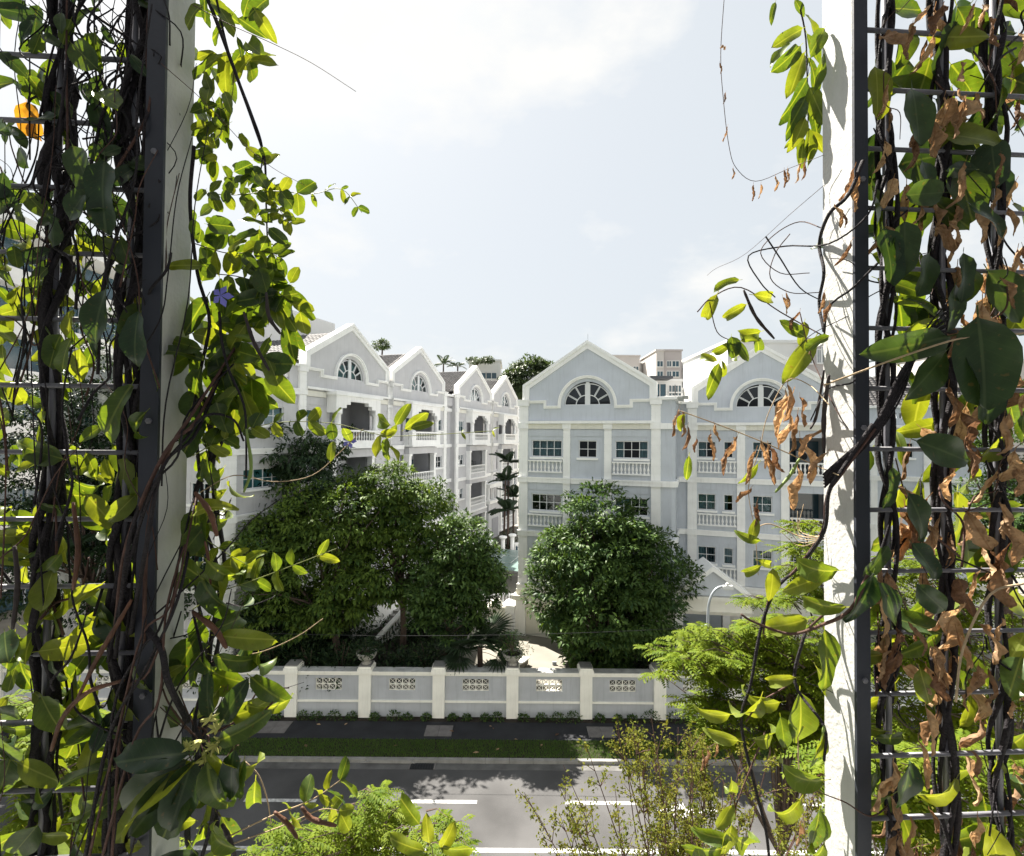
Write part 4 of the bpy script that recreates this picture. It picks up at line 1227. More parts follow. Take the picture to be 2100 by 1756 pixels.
fb = far_block('modern_house', 'low white modern house with dark glass between the gables', 1334, 1398, 782, 74, 'plasw', [(1341, 788, 24, 30), (1372, 791, 11, 13), (1385, 791, 11, 13), (1372, 806, 11, 14), (1385, 806, 11, 14)], depth=9)
p, q = at(1330, 780, 72), at(1376, 778, 72)
MB().box(p.x-fb.location.x, q.x-fb.location.x, -3, 6, q.z, q.z+.35).build('roof_slab', M['slate'], fb)
far_block('modern_house', 'small dark-windowed house under the cream apartment slab', 1399, 1440, 800, 78, 'plasw', [(1401, 803, 8, 14), (1414, 803, 22, 14)], depth=8)
far_block('apartment_tower', 'big white apartment slab behind the second gable', 1492, 1650, 703, 62, 'plasw', [(1498, 722, 10, 14)], depth=16)
far_block('apartment_tower', 'brown and white stair core behind the second gable and the white post', 1650.5, 1725, 700, 61, 'plas2', [(1655, 728, 9, 17), (1676, 718, 6, 26), (1686, 712, 12, 32), (1703, 730, 14, 18)], depth=16)
far_block('villa', 'grey villa with dark glass beyond the terrace roofs', 962, 1026, 741, 92, 'plasw', [(978, 765, 18, 12), (998, 765, 20, 12), (978, 780, 18, 14), (998, 780, 20, 14)], depth=10)
far_block('apartment_tower', 'blue-grey apartment tower seen through the right trellis', 1868, 1900, 722, 105, 'plasg', [(1874, 735, 6, 30), (1886, 735, 6, 30)])
far_block('apartment_tower', 'pale apartment block with a band of windows seen through the right trellis', 1901, 1968, 733, 100, 'plas', [(1906, 748, 12, 12), (1924, 748, 18, 10), (1946, 748, 16, 10), (1932, 735, 5, 8)])
far_block('apartment_tower', 'pale apartment block beyond the far right of the trellis', 1985, 2140, 742, 105, 'plas', [(2000, 752, 16, 10), (2030, 752, 16, 10), (2060, 752, 16, 10)])
# curved modern block at far left
CM = empty('curved_apartment_block', (-34, 40, 0), 0, 'white curved apartment block with blue glass seen through the left trellis', 'building', 'distant apartment buildings')
def curve_pts(r):
    o = [(.0 - (r-8.0), -22.0), (.0 + (r-8.0), -22.0)][1:]
    o = [((r - 8.0), -24.0 + i*4) for i in range(8)]
    o += [(-8.0 + r*math.cos(R(i*10)), 5.0 + r*math.sin(R(i*10))) for i in range(1, 13)]
    return o
def curve_band(r0, r1, z0, z1, name, mat):
    P0, P1 = curve_pts(r0), curve_pts(r1); mb = MB(); n = len(P0)
    mb.add([(p[0], p[1], z0) for p in P1] + [(p[0], p[1], z1) for p in P1] + [(p[0], p[1], z0) for p in P0] + [(p[0], p[1], z1) for p in P0],
           [(i, i+1, n+i+1, n+i) for i in range(n-1)] + [(n+i, n+i+1, 3*n+i+1, 3*n+i) for i in range(n-1)] + [(i, 2*n+i, 2*n+i+1, i+1) for i in range(n-1)])
    return mb.build(name, M[mat], CM)
for k in range(8):
    z = 27.8 - 3.35*k
    curve_band(7.0, 9.2 if k else 9.8, z - (1.1 if k else .8), z, 'balcony_band', 'plasw')
    gl_ = curve_band(7.6, 7.9, z - 3.34, z - 1.1, 'glazing', 'dglass')
    for i, (x, y) in enumerate(curve_pts(7.98)):
        MB().box(x-.06, x+.06, y-.06, y+.06, z-3.34, z-1.11).build('mullion', M['plasg'], gl_)
MB().add([(-20,-24,27.5),(-1,-24,27.5),(-1,5,27.5),(-8,13,27.5),(-20,13,27.5)], [(0,1,2,3,4)]).build('roof', M['plasw'], CM)

# ================================================================== TREES AND PLANTS
def unit(v): return v / np.maximum(1e-9, np.linalg.norm(v, axis=-1, keepdims=True))
def rdir(n, g=None):
    return unit((g or rng).normal(size=(n, 3)))

def lobe_world(lobes, Y):
    o = []
    for l in lobes:
        x, y, rx, ry = l[:4]; dy = l[4] if len(l) > 4 else 0.0
        c = at(x, y, Y + dy); s = (Y + dy)/FPX
        o.append((np.array(c), np.array([rx*s, (rx + ry)*.5*s*.95, ry*s])))
    return o

def broadleaf(name, label, trunk, Y, lobes, mat, n_cl, per, leaf=.22, wid=.20, rc=(.45, .8), z0=0.0, group=None, limbs=22, bark='bark', droop=.35, seed=1, tr=.17, fill=.5, cat='tree'):
    """trunk with limbs reaching the leaf clumps; clumps sit on uneven lobes"""
    g = np.random.default_rng(seed); rd = random.Random(seed)
    L = lobe_world(lobes, Y)
    vol = np.array([l[1][0]*l[1][1] + l[1][0]*l[1][2] for l in L]); vol = vol/vol.sum()
    base = Vector((trunk[0], trunk[1], z0))
    t = empty(name, base, 0, label, cat, group)
    P, D, N, RN = [], [], [], []
    centres = []
    for i in range(n_cl):
        k = g.choice(len(L), p=vol); c, r = L[k]
        d = rdir(1, g)[0]
        rad = g.uniform(fill, 1.03)**.6
        cc = c + d*r*rad
        # uneven outline: push some clumps out
        ext = g.random() < .15
        if ext: cc = c + d*r*g.uniform(1.03, 1.14)
        R_ = g.uniform(*rc)*(.62 if ext else 1.0); centres.append(cc)
        m_ = int(per*g.uniform(.6, 1.3)*(.5 if ext else 1.0))
        q = rdir(m_, g); q[:, 2] = np.abs(q[:, 2])*.8 + q[:, 2]*.2
        q = unit(q)*(g.uniform(.25, 1.0, (m_, 1))**.5)
        pts = cc + q*R_*np.array([1, 1, .72])
        out = unit(q + .45*d)
        dirs = unit(out + g.normal(0, .45, (m_, 3)) + np.array([0, 0, -droop]))
        nn = unit(np.array([0, 0, 1.0]) + .55*out + g.normal(0, .4, (m_, 3)))
        P.append(pts); D.append(dirs); N.append(nn)
        tone = g.uniform(.1, .9)
        RN.append(np.clip(tone*.45 + g.uniform(0, .55, m_), 0, 1))
    P = np.concatenate(P) - np.array(base); D = np.concatenate(D); N = np.concatenate(N); RN = np.concatenate(RN)
    n = len(P)
    sz = leaf*g.uniform(.65, 1.25, n)
    cr_ = leaf_cloud('crown', P, D, N, sz, sz*wid, M[mat], RN, t)
    cr_['kind'] = 'stuff'
    # trunk and limbs
    C = np.mean([l[0] for l in L], axis=0)
    low = min(l[0][2] - l[1][2] for l in L)
    fork = Vector((base.x*.6 + C[0]*.4, base.y*.6 + C[1]*.4, max(z0 + 1.2, low + .35*(C[2]-low))))
    mb = MB()
    mid = base.lerp(fork, .5) + Vector((rd.uniform(-.15, .15), rd.uniform(-.1, .1), 0))
    mb.tube([Vector((0,0,-.1)), mid - base, fork - base], [tr*1.25, tr, tr*.8], 9)
    tk = mb.build('trunk', M[bark], t, True)
    idx = g.choice(len(centres), min(limbs, len(centres)), replace=False)
    lm = MB()
    for j in idx:
        e = Vector(centres[j]); s0 = base.lerp(fork, rd.uniform(.75, 1.0)); v = e - s0
        m1 = s0 + v*.35 + Vector((0, 0, v.length*.10)) + Vector((rd.uniform(-.2, .2), rd.uniform(-.2, .2), 0))
        m2 = s0 + v*.7 + Vector((rd.uniform(-.2, .2), rd.uniform(-.2, .2), .08*v.length))
        lm.tube([p - base for p in (s0, m1, m2, e)], [tr*.5, tr*.34, tr*.2, .02], 5, False)
    lo = lm.build('limbs', M[bark], t, True); lo['kind'] = 'stuff'
    return t

GT = 'trees behind the boundary wall'
broadleaf('garden_tree', 'dense rounded tree in front of the apartment block', (4.9, 27.0), 27.0,
          [(1235, 1075, 84, 74, .3), (1240, 1135, 115, 70, -.3), (1178, 1170, 82, 90), (1310, 1165, 90, 85), (1240, 1225, 140, 95, -.6), (1370, 1200, 52, 62, .4), (1225, 1290, 85, 70, .4), (1135, 1230, 42, 70, .3), (1320, 1280, 70, 60), (1215, 1335, 55, 35), (1265, 1345, 45, 30)],
          'lf_tree', 640, 72, .29, .20, (.42, .75), group=GT, seed=3, tr=.2, limbs=30)
broadleaf('garden_tree', 'dark tree against the terrace facade, highest of the left trees', (-12.6, 29.6), 30.0,
          [(575, 930, 105, 62), (520, 990, 90, 80), (640, 985, 75, 70), (560, 1080, 110, 80), (495, 925, 45, 40), (680, 945, 34, 34)],
          'lf_dark', 380, 66, .33, .18, (.45, .85), group=GT, seed=4, droop=.8, fill=.35)
broadleaf('garden_tree', 'bright green tree with its trunk left of the garden stair', (-8.9, 27.4), 27.4,
          [(640, 1080, 95, 80), (570, 1130, 90, 75, -.4), (720, 1060, 80, 70), (650, 1190, 140, 80), (560, 1220, 90, 60, .5), (740, 1190, 80, 80), (590, 1265, 90, 42, -.4), (690, 1258, 80, 34)],
          'lf_lime', 430, 66, .30, .18, (.45, .8), group=GT, seed=5, droop=.6, tr=.19)
broadleaf('garden_tree', 'tall bright green tree in front of the terrace balconies', (-6.0, 28.6), 28.6,
          [(800, 1010, 55, 60), (770, 1065, 80, 70), (845, 1060, 75, 75), (880, 1110, 70, 60), (810, 1150, 110, 90), (900, 1020, 30, 35), (745, 1000, 34, 32)],
          'lf_lime', 340, 66, .30, .18, (.42, .75), group=GT, seed=6, droop=.6)
broadleaf('garden_tree', 'dark green tree with lit leaf tips behind the fan palm', (-3.6, 27.0), 26.6,
          [(945, 1120, 55, 55), (960, 1180, 75, 65), (900, 1200, 80, 70), (975, 1215, 45, 60), (920, 1265, 75, 45), (985, 1140, 30, 30)],
          'lf_tree', 270, 70, .28, .19, (.4, .7), group=GT, seed=7, tr=.13)
broadleaf('garden_tree', 'dark low-branching tree behind the left steel post', (-15.8, 28.0), 27.5,
          [(430, 1130, 90, 90), (370, 1180, 110, 110), (480, 1210, 100, 80), (300, 1130, 80, 80), (440, 1290, 120, 50), (540, 1290, 80, 40)],
          'lf_dark', 360, 76, .25, .20, (.45, .8), group=GT, seed=8)
broadleaf('garden_tree', 'dark spreading tree seen through the left trellis', (-21.5, 26.5), 26.5,
          [(190, 880, 110, 120), (120, 980, 110, 110), (250, 960, 70, 100), (60, 880, 80, 90), (230, 700, 50, 60), (160, 1080, 140, 70), (150, 1180, 150, 80), (260, 1230, 90, 60)],
          'lf_dark', 460, 76, .27, .20, (.5, .85), group=GT, seed=9)
broadleaf('garden_tree', 'dark leafy tree at the right edge behind the trellis', (24.0, 25.0), 25.0,
          [(2080, 930, 80, 95), (2110, 1060, 110, 100), (2030, 1080, 60, 60), (2070, 830, 40, 40)],
          'lf_tree', 260, 80, .25, .2, (.45, .8), group=GT, seed=10)
broadleaf('hillside_tree', 'big round tree on the rise behind the terrace roofs', (2.4, 88), 88,
          [(1088, 782, 46, 40), (1056, 798, 30, 32), (1115, 775, 22, 28), (1090, 752, 26, 16), (1050, 775, 18, 16), (1122, 798, 20, 34)],
          'lf_far', 330, 60, .5, .28, (.8, 1.5), seed=12, tr=.6, limbs=10)
broadleaf('rooftop_bush', 'loose bush on the villa roof beyond the terrace', (-6.6, 90), 90,
          [(975, 741, 14, 5), (1000, 740, 12, 5)], 'lf_far', 30, 40, .4, .22, (.4, .7), z0=24, seed=13, limbs=4, tr=.15, cat='bush')
broadleaf('rooftop_bush', 'loose bush on the roof behind the first terrace gable', (-14.2, 56), 56,
          [(782, 709, 13, 8)], 'lf_far', 26, 34, .3, .22, (.25, .5), z0=20, seed=14, limbs=4, tr=.1, cat='bush')

# ---- feathery trees on the near side of the road
def feathery(name, label, base, Y, plates, n_br, fr_per, mat='lf_feather', flen=.46, seed=1, group='feathery trees on the near side of the road', pairs=7, pin=.14):
    """plates are flat sprays (x, y, rx, ry, depth) ; each spray carries fronds with small paired leaflets"""
    g = np.random.default_rng(seed); rd = random.Random(seed)
    B = Vector((base[0], base[1], -.16))
    t = empty(name, B, 0, label, 'tree', group)
    area = np.array([p[2]*p[3] for p in plates], float); area /= area.sum()
    P, D, N, LL, RN = [], [], [], [], []
    wood = MB(); fk = []
    top = at(*[np.average([p[i] for p in plates]) for i in (0, 1)], Y)
    for i in range(n_br):
        k = g.choice(len(plates), p=area); x, y, rx, ry = plates[k][:4]; dy = plates[k][4] if len(plates[k]) > 4 else 0
        a, rr = g.uniform(0, 6.28), g.uniform(0, 1)**.5
        c = at(x + rx*rr*math.cos(a), y + ry*rr*math.sin(a), Y + dy + g.uniform(-.9, .9))
        hv = Vector((B.x - c.x, B.y - c.y, 0)); hv = hv.normalized() if hv.length > .1 else Vector((.1, 0, 0))
        s0 = c + hv*g.uniform(.35, .8) + Vector((g.normal(0, .2), g.normal(0, .2), -g.uniform(.12, .4)))
        fk.append(s0)
        tip = np.array(c); ax = unit(np.array(c - s0)*np.array([1, 1, .35]) + g.normal(0, .12, 3))
        wood.tube([s0 - B, (s0.lerp(c, .5) + Vector((0, 0, .1))) - B, c - B], [.018, .011, .005], 4, False)
        tone = g.uniform(0, 1)
        for j in range(fr_per):
            bp = np.array(s0) + (tip - np.array(s0))*g.uniform(.6, 1.0)
            d = unit(ax*np.array([.3, .3, .1]) + np.append(g.normal(0, .8, 2), g.normal(-.05, .13)))
            ln = flen*g.uniform(.7, 1.2)
            side = unit(np.cross(d, [0, 0, 1.0])); upv_ = np.cross(side, d)
            s = (np.arange(pairs) + .7)/pairs
            droop = -.28*ln*s**2
            q = bp + d*(ln*s)[:, None]; q[:, 2] += droop
            for sg in (-1, 1):
                dd = unit(side*sg + d*.45 + np.array([0, 0, -.22]))
                P.append(q); D.append(np.repeat(dd[None], pairs, 0)); N.append(np.repeat(upv_[None], pairs, 0) + g.normal(0, .12, (pairs, 3)))
                LL.append(pin*(1 - .5*np.abs(s - .45))*g.uniform(.85, 1.15, pairs)); RN.append(np.clip(tone*.5 + g.uniform(0, .5, pairs), 0, 1))
    P = np.concatenate(P) - np.array(B); LL = np.concatenate(LL)
    cr_ = leaf_cloud('crown', P, np.concatenate(D), np.concatenate(N), LL, LL*.22, M[mat], np.concatenate(RN), t, fold=.1, bend=.15)
    cr_['kind'] = 'stuff'
    fc = Vector((0, 0, 0))
    for f in fk: fc += f
    fc /= len(fk); fc.z = min(f.z for f in fk) - 2.0
    fc = Vector((B.x*.5 + fc.x*.5, B.y*.5 + fc.y*.5, max(1.5, fc.z)))
    MB().tube([(0, 0, 0), (fc - B)*.5 + Vector((.1, .05, 0)), fc - B], [.13, .11, .08], 8).build('trunk', M['bark'], t, True)
    for i, f in enumerate(fk):
        if i % 16 == 0:
            wood.tube([fc - B, fc.lerp(f, .5) + Vector((0, 0, -.2)) - B, f - B], [.04, .03, .018], 5, False)
    w = wood.build('branches', M['bark'], t); w['kind'] = 'stuff'
    return t

feathery('feathery_tree', 'yellow-green feathery tree in front of the gatehouse and street lamp', (7.4, 13.6), 14.0,
         [(1600, 1275, 110, 22), (1470, 1285, 80, 16), (1390, 1322, 70, 16), (1500, 1330, 130, 26), (1640, 1330, 90, 26), (1560, 1385, 140, 26), (1440, 1375, 60, 14), (1480, 1440, 110, 24),
          (1620, 1440, 120, 28), (1540, 1500, 120, 26), (1350, 1378, 50, 10), (1660, 1390, 70, 30), (1700, 1500, 80, 40), (1420, 1345, 90, 14, -.8), (1530, 1300, 110, 18, .8)], 430, 7, seed=21)
feathery('feathery_tree', 'thin feathery branches rising beside the white post in front of the second gable', (10.6, 16.0), 16.0,
         [(1650, 1075, 50, 10), (1650, 1120, 60, 12), (1625, 1165, 60, 12), (1660, 1210, 50, 12), (1600, 1225, 40, 9), (1700, 1150, 40, 20), (1530, 1222, 30, 7)], 95, 6, seed=22)
feathery('feathery_tree', 'dense feathery tree behind the lower right trellis', (14.2, 13.5), 13.5,
         [(1830, 1180, 90, 40), (1950, 1150, 110, 40), (2060, 1120, 80, 40), (1850, 1260, 100, 50), (2000, 1250, 120, 50), (1850, 1350, 100, 50), (2000, 1350, 120, 50), (1900, 1460, 160, 50), (2060, 1440, 80, 50), (1950, 1080, 60, 25)], 330, 7, seed=23)
feathery('feathery_tree', 'feathery sapling tops at the lower right corner behind the trellis', (11.0, 9.5), 9.8,
         [(1850, 1570, 90, 40), (2000, 1560, 110, 50), (1880, 1680, 110, 50), (2040, 1680, 90, 50), (1760, 1640, 60, 50), (1690, 1560, 50, 40)], 190, 7, seed=24)
feathery('feathery_tree', 'yellow-green feathery sapling tops at the bottom left of the road', (-2.9, 9.6), 9.8,
         [(785, 1618, 36, 14), (800, 1655, 60, 18), (740, 1690, 70, 20), (830, 1720, 80, 22), (690, 1735, 90, 24), (610, 1700, 60, 18), (600, 1760, 110, 30), (780, 1775, 120, 30), (925, 1680, 26, 12), (935, 1730, 46, 18)], 190, 7, seed=25, flen=.34, pin=.10)
feathery('feathery_tree', 'feathery shrub tops behind the bottom of the left trellis', (-8.2, 9.4), 9.6,
         [(80, 1560, 120, 50), (230, 1600, 90, 50), (120, 1690, 150, 50), (260, 1720, 90, 40), (40, 1450, 60, 40), (200, 1480, 70, 30)], 150, 7, seed=26)

# ---- sparse olive shrub with many upright twigs
def twiggy(name, label, base, tips, mat, seed, per=11, leafn=26):
    g = np.random.default_rng(seed); rd = random.Random(seed)
    B = Vector((base[0], base[1], -.16)); t = empty(name, B, 0, label, 'shrub')
    wood = MB(); P, D, N, LL, RN = [], [], [], [], []
    for (x, y, Y) in tips:
        e = at(x, y, Y)
        s0 = B + Vector((rd.uniform(-.15, .15), rd.uniform(-.15, .15), .3))
        k1 = Vector((s0.x*.72 + e.x*.28, s0.y*.72 + e.y*.28, s0.z*.5 + e.z*.5)) + Vector((rd.uniform(-.2, .2), rd.uniform(-.2, .2), 0))
        k2 = k1.lerp(e, .55) + Vector((rd.uniform(-.15, .15), rd.uniform(-.15, .15), rd.uniform(-.1, .1)))
        path = smooth_path([s0, k1, k2, e], 6); n = len(path)
        wood.tube([p - B for p in path], [.024*(1 - .8*i/(n-1)) for i in range(n)], 5, False)
        for j in range(per):
            f = rd.uniform(.45, 1.0); q = path[min(n-2, int(f*(n-1)))]
            ax = (path[min(n-1, int(f*(n-1))+1)] - q).normalized()
            d = (ax*.75 + Vector((rd.gauss(0, .55), rd.gauss(0, .55), rd.gauss(.1, .3)))).normalized()
            ln = rd.uniform(.18, .55)
            tip = q + d*ln
            wood.tube([q - B, q + d*ln*.5 + Vector((0,0,.02)) - B, tip - B], [.009, .006, .0035], 3, False)
            m_ = int(leafn*rd.uniform(.3, 1.4)); ff = g.uniform(.35, 1.1, (m_, 1))
            pts = np.array(q) + np.array(d)*ln*ff + g.normal(0, .045, (m_, 3))
            P.append(pts); D.append(unit(g.normal(0, .7, (m_, 3)) + np.array(d)*.6 + np.array([0, 0, -.3])))
            N.append(unit(g.normal(0, .5, (m_, 3)) + np.array([0, -.2, 1.0]))); LL.append(g.uniform(.04, .085, m_))
            RN.append(np.clip(rd.uniform(0, .5) + g.uniform(0, .5, m_), 0, 1))
    LL = np.concatenate(LL)
    c = leaf_cloud('crown', np.concatenate(P) - np.array(B), np.concatenate(D), np.concatenate(N), LL, LL*.24, M[mat], np.concatenate(RN), t); c['kind'] = 'stuff'
    w = wood.build('stems', M['twig'], t); w['kind'] = 'stuff'
    return t
rd = random.Random(77)
tips = []
for i in range(46):
    x = rd.gauss(1390, 150); x = min(1690, max(1075, x))
    lo = 1465 + abs(x - 1330)*.28
    tips.append((x, lo + rd.random()**1.5*230, rd.uniform(8.2, 10.2)))
twiggy('olive_shrub', 'sparse olive-leaved shrub with dark upright twigs at the bottom centre right', (2.9, 9.1), tips, 'lf_olive', 31, 17, 30)
tips = [(1700 + rd.uniform(-60, 330), 1560 + rd.uniform(0, 200), rd.uniform(7.5, 9.5)) for i in range(16)]
twiggy('olive_shrub', 'sparse olive-leaved shrub behind the foot of the right trellis', (6.6, 8.6), tips, 'lf_olive', 32)

# ---- low shrubs along the foot of the wall
rd = random.Random(9)
ORD = ['first', 'second', 'third', 'fourth', 'fifth', 'sixth', 'seventh']
k = 0
for bay in range(-4, 3):
    for j in range(4):
        x = .12 + BAYW*bay + .62 + j*.77 + rd.uniform(-.12, .12)
        s = rd.uniform(.20, .33)*(1.25 if rd.random() < .25 else 1)
        g = np.random.default_rng(200 + k); k += 1
        m_ = 150
        q = rdir(m_, g); q[:, 2] = np.abs(q[:, 2])
        P = q*s*g.uniform(.55, 1.0, (m_, 1))*np.array([1.1, .8, 1.1]) + np.array([0, 0, .06])
        t = empty('wall_shrub', (x, 24.66, 0), 0, '%s small dark shrub from the left below the %s vent panel from the left' % (ORD[j], ORD[bay + 4]), 'shrub', 'low shrubs along the boundary wall')
        LL = g.uniform(.07, .13, m_)
        c = leaf_cloud('foliage', P, unit(q + g.normal(0, .4, (m_, 3))), unit(q*.5 + np.array([0, 0, 1.0]) + g.normal(0, .3, (m_, 3))), LL, LL*.28, M['lf_tree'], g.uniform(0, 1, m_), t)
        c['kind'] = 'stuff'
        MB().tube([(0, 0, 0), (.02, 0, .15), (.0, .0, .25)], [.02, .015, .01], 5).build('stem', M['bark'], t)

def bush(name, label, loc, r, h, mat, n, leaf, seed, group=None, wid=.22, cat='shrub'):
    g = np.random.default_rng(seed); t = empty(name, loc, 0, label, cat, group)
    q = rdir(n, g); q[:, 2] = np.abs(q[:, 2])*1.0
    P = q*np.array([r, r, h])*g.uniform(.4, 1.05, (n, 1))
    LL = leaf*g.uniform(.7, 1.2, n)
    c = leaf_cloud('foliage', P, unit(q + g.normal(0, .45, (n, 3)) + np.array([0, 0, -.2])), unit(q*.4 + np.array([0, 0, 1.0]) + g.normal(0, .35, (n, 3))), LL, LL*wid, M[mat], g.uniform(0, 1, n), t)
    c['kind'] = 'stuff'
    mb = MB()
    for i in range(7):
        d = rdir(1, g)[0]; d[2] = abs(d[2]) + .4
        e = Vector(d*np.array([r, r, h])*.75); mb.tube([(0, 0, -.05), e*.5 + Vector((0, 0, .1*h)), e], [.03*h, .02*h, .008], 5, False)
    st = mb.build('stem', M['bark'], t); st['kind'] = 'stuff'
    return t
bush('urn_plant', 'dark drooping plant growing from the urn left of the stair', (-6.98, 25.1, 3.0), .75, .65, 'lf_dark', 480, .16, 41)
bush('urn_plant', 'loose flowering plant growing from the urn before the cream ramp', (.12, 25.1, 3.0), .95, 1.05, 'lf_tree', 620, .12, 42)
g = np.random.default_rng(43)
for i in range(14):
    a = rdir(1, g)[0]; a[2] = abs(a[2])
for i, (x, y, r, h) in enumerate(((-12.2, 26.6, 1.2, 1.9), (-10.2, 26.3, 1.0, 1.7), (-8.6, 26.2, .9, 1.5), (-5.4, 26.6, .9, 1.2), (-4.2, 26.3, .9, 1.6), (7.8, 26.6, 1.5, 2.6), (10.2, 25.9, 1.3, 2.4), (13.2, 26.2, 1.6, 2.8), (16.8, 26.5, 1.6, 3.0), (20.5, 26.5, 1.8, 3.2), (-15.0, 26.5, 1.3, 2.2))):
    lab = ['dark garden shrub behind the wall at the far left bay', 'dark garden shrub behind the wall left of the first tree trunk', 'dark garden shrub behind the wall below the bright tree', 'dark garden shrub behind the wall beside the stair foot',
           'dark garden shrub behind the wall left of the fan palm', 'dark garden shrub right of the dense rounded tree', 'dark garden shrub below the street lamp', 'dark garden shrub behind the feathery tree', 'dark garden shrub behind the white right post', 'dark garden shrub seen low through the right trellis', 'dark garden shrub seen low behind the left steel post'][i]
    if i < 5 or i == 10: r, h = r*1.35, h*1.5
    bush('garden_shrub', lab, (x, y, 1.2), r, h*.8, 'lf_dark', int(520*r*h), .2, 50 + i, 'shrubs behind the boundary wall')

sheet('garden_bed', -19, -2.6, 25.25, 33.2, 1.47, M['soil'])
for i, x in enumerate((-16.6, -14.4, -12.0, -9.8, -4.9)):  # dark shrubs added to stand in for the shade behind the trunks
    bush('backdrop_shrub', ['dark tall shrub deepest under the left trees behind the steel post', 'dark tall shrub under the left trees beside the terrace corner', 'dark tall shrub behind the leftmost visible trunk', 'dark tall shrub behind the trunk left of the stair', 'dark tall shrub right of the garden stair'][i], (x, 30.3 if i < 4 else 31.5, 1.45), 1.7, 3.0, 'lf_dark', 1500, .3, 120 + i, 'shrubs behind the boundary wall')
n = 5200
g = np.random.default_rng(95)
P = np.stack([g.uniform(-18.5, -2.7, n), g.uniform(25.3, 33.0, n), g.uniform(1.47, 2.1, n)], 1)
LL = g.uniform(.18, .4, n)
o = leaf_cloud('ground_cover', P, unit(g.normal(0, .6, (n, 3)) + np.array([0, 0, .5])), unit(g.normal(0, .5, (n, 3)) + np.array([0, 0, 1.0])), LL, LL*.14, M['lf_dark'], g.uniform(0, 1, n))
tag(o, 'dark ground cover plants under the trees behind the wall', 'ground cover', None, 'stuff')

def lt(v, y, z):
    c, s = math.cos(R(70.7)), math.sin(R(70.7))
    return (-10.93 + c*v - s*y, 35.47 + s*v + c*y, 1.93 + z)
for i, (v, y, z, r, h, lab) in enumerate(((.4, .5, 10.9, .5, 1.5, 'dark potted plant on the top balcony of the nearest terrace house'), (21.3, .4, 10.9, .5, 1.2, 'dark potted plant on the top balcony of the third terrace house'),
        (21.6, .4, 7.35, .6, 1.6, 'leafy potted plant on the middle balcony of the third terrace house'), (8.5, .4, 7.35, .5, 1.5, 'dark potted plant on the middle balcony of the second terrace house'))):
    bush('balcony_plant', lab, lt(v, y, z), r, h, 'lf_dark', 130, .28, 90 + i, 'plants on the terrace balconies', cat='plant')

# ---- palms
def fan_leaf_mesh(seed, n=22, r=.85):
    rd = random.Random(seed); mb = MB()
    mb.tube([(0, 0, 0), (0, .35, .05), (0, .75, .02)], [.012, .01, .008], 5)
    for i in range(n):
        a = R(-118 + 236*i/(n-1)); ln = r*(1 - .25*(abs(a)/R(118))**2)*rd.uniform(.92, 1.05)
        w = R(236/(n-1))*.52
        c = Vector((0, .75, .02))
        def pt(ang, rr, z): return (c.x + math.sin(ang)*rr, c.y + math.cos(ang)*rr, c.z + z)
        dz = -.10*abs(math.sin(a)) + .06
        mb.add([pt(a, .02, 0), pt(a-w, ln*.55, dz*.4-.02), pt(a, ln*.55, dz*.4+.02), pt(a+w, ln*.55, dz*.4-.02), pt(a, ln, dz - .12)], [(0,2,1),(0,3,2),(1,2,4),(2,3,4)])
    return mb.mesh('fan_leaf', M['lf_palm'])
FAN = [fan_leaf_mesh(i) for i in range(3)]
PM = empty('fan_palm', (-1.55, 26.3, 0), 0, 'dark fan palm behind the wall with round pleated leaves', 'palm')
MB().tube([(0,0,-.05),(.03,.02,1.6),(0,0,2.8)], [.16,.15,.13], 9).build('trunk', M['bark'], PM, True)
rd = random.Random(4)
for i in range(17):
    o = obj('leaf', FAN[i % 3], PM)
    az, el = i*2.4 + rd.uniform(-.3, .3), R(rd.uniform(-25, 70))
    s = rd.uniform(1.25, 1.65)
    o.matrix_local = Matrix.Translation((0, 0, 2.75 + rd.uniform(-.2, .15))) @ Matrix.Rotation(az, 4, 'Z') @ Matrix.Rotation(el, 4, 'X') @ Matrix.Scale(s, 4)

def frond_mesh(seed, ln, n=22, w=.28, wl=.045, droop=.55, lift=.35):
    mb = MB(); rd = random.Random(seed); pts = []
    for i in range(n+1):
        f = i/n; pts.append(Vector((0, ln*f*(1 - .12*f), ln*(lift*f - droop*f*f))))
    mb.tube(pts[::3], [.02*ln*.3]*len(pts[::3]), 4, False)
    for i in range(2, n+1):
        f = i/n; L2 = w*ln*math.sin(math.pi*(.12 + .83*f))**.7*rd.uniform(.9, 1.1)
        for s in (-1, 1):
            d = Vector((s*.85, .45, -.18 - .25*f)).normalized(); p = pts[i]; up = Vector((0, 0, 1)); wv = Vector((0, 1, 0))*wl*ln*.5
            m_ = p + d*L2*.5
            mb.add([p, m_ + wv, m_ + Vector((0,0,.01)), m_ - wv, p + d*L2 + Vector((0, 0, -.1*L2))], [(0,2,1),(0,3,2),(1,2,4),(2,3,4)])
    return mb.mesh('frond', M['lf_palm'])
def palm(name, label, loc, h, ln, n, seed, group=None, tr=.1, up=(5, 65), wl=.05):
    rd = random.Random(seed); t = empty(name, loc, 0, label, 'palm', group)
    bx_, by_ = rd.uniform(-.2, .2)*h*.1, rd.uniform(-.2, .2)*h*.1
    MB().tube([(0,0,-.2),(bx_*.5,by_*.5,h*.5),(bx_,by_,h)], [tr*1.2,tr,tr*.8], 8).build('trunk', M['bark'], t, True)
    F3 = [frond_mesh(seed*10 + k, ln, wl=wl) for k in range(2)]
    for i in range(n):
        o = obj('frond', F3[i % 2], t)
        o.matrix_local = Matrix.Translation((bx_, by_, h)) @ Matrix.Rotation(i*2.4 + rd.uniform(-.2, .2), 4, 'Z') @ Matrix.Rotation(R(rd.uniform(*up)), 4, 'X') @ Matrix.Scale(rd.uniform(.8, 1.1), 4)
    return t
GP = 'palms in the lane'
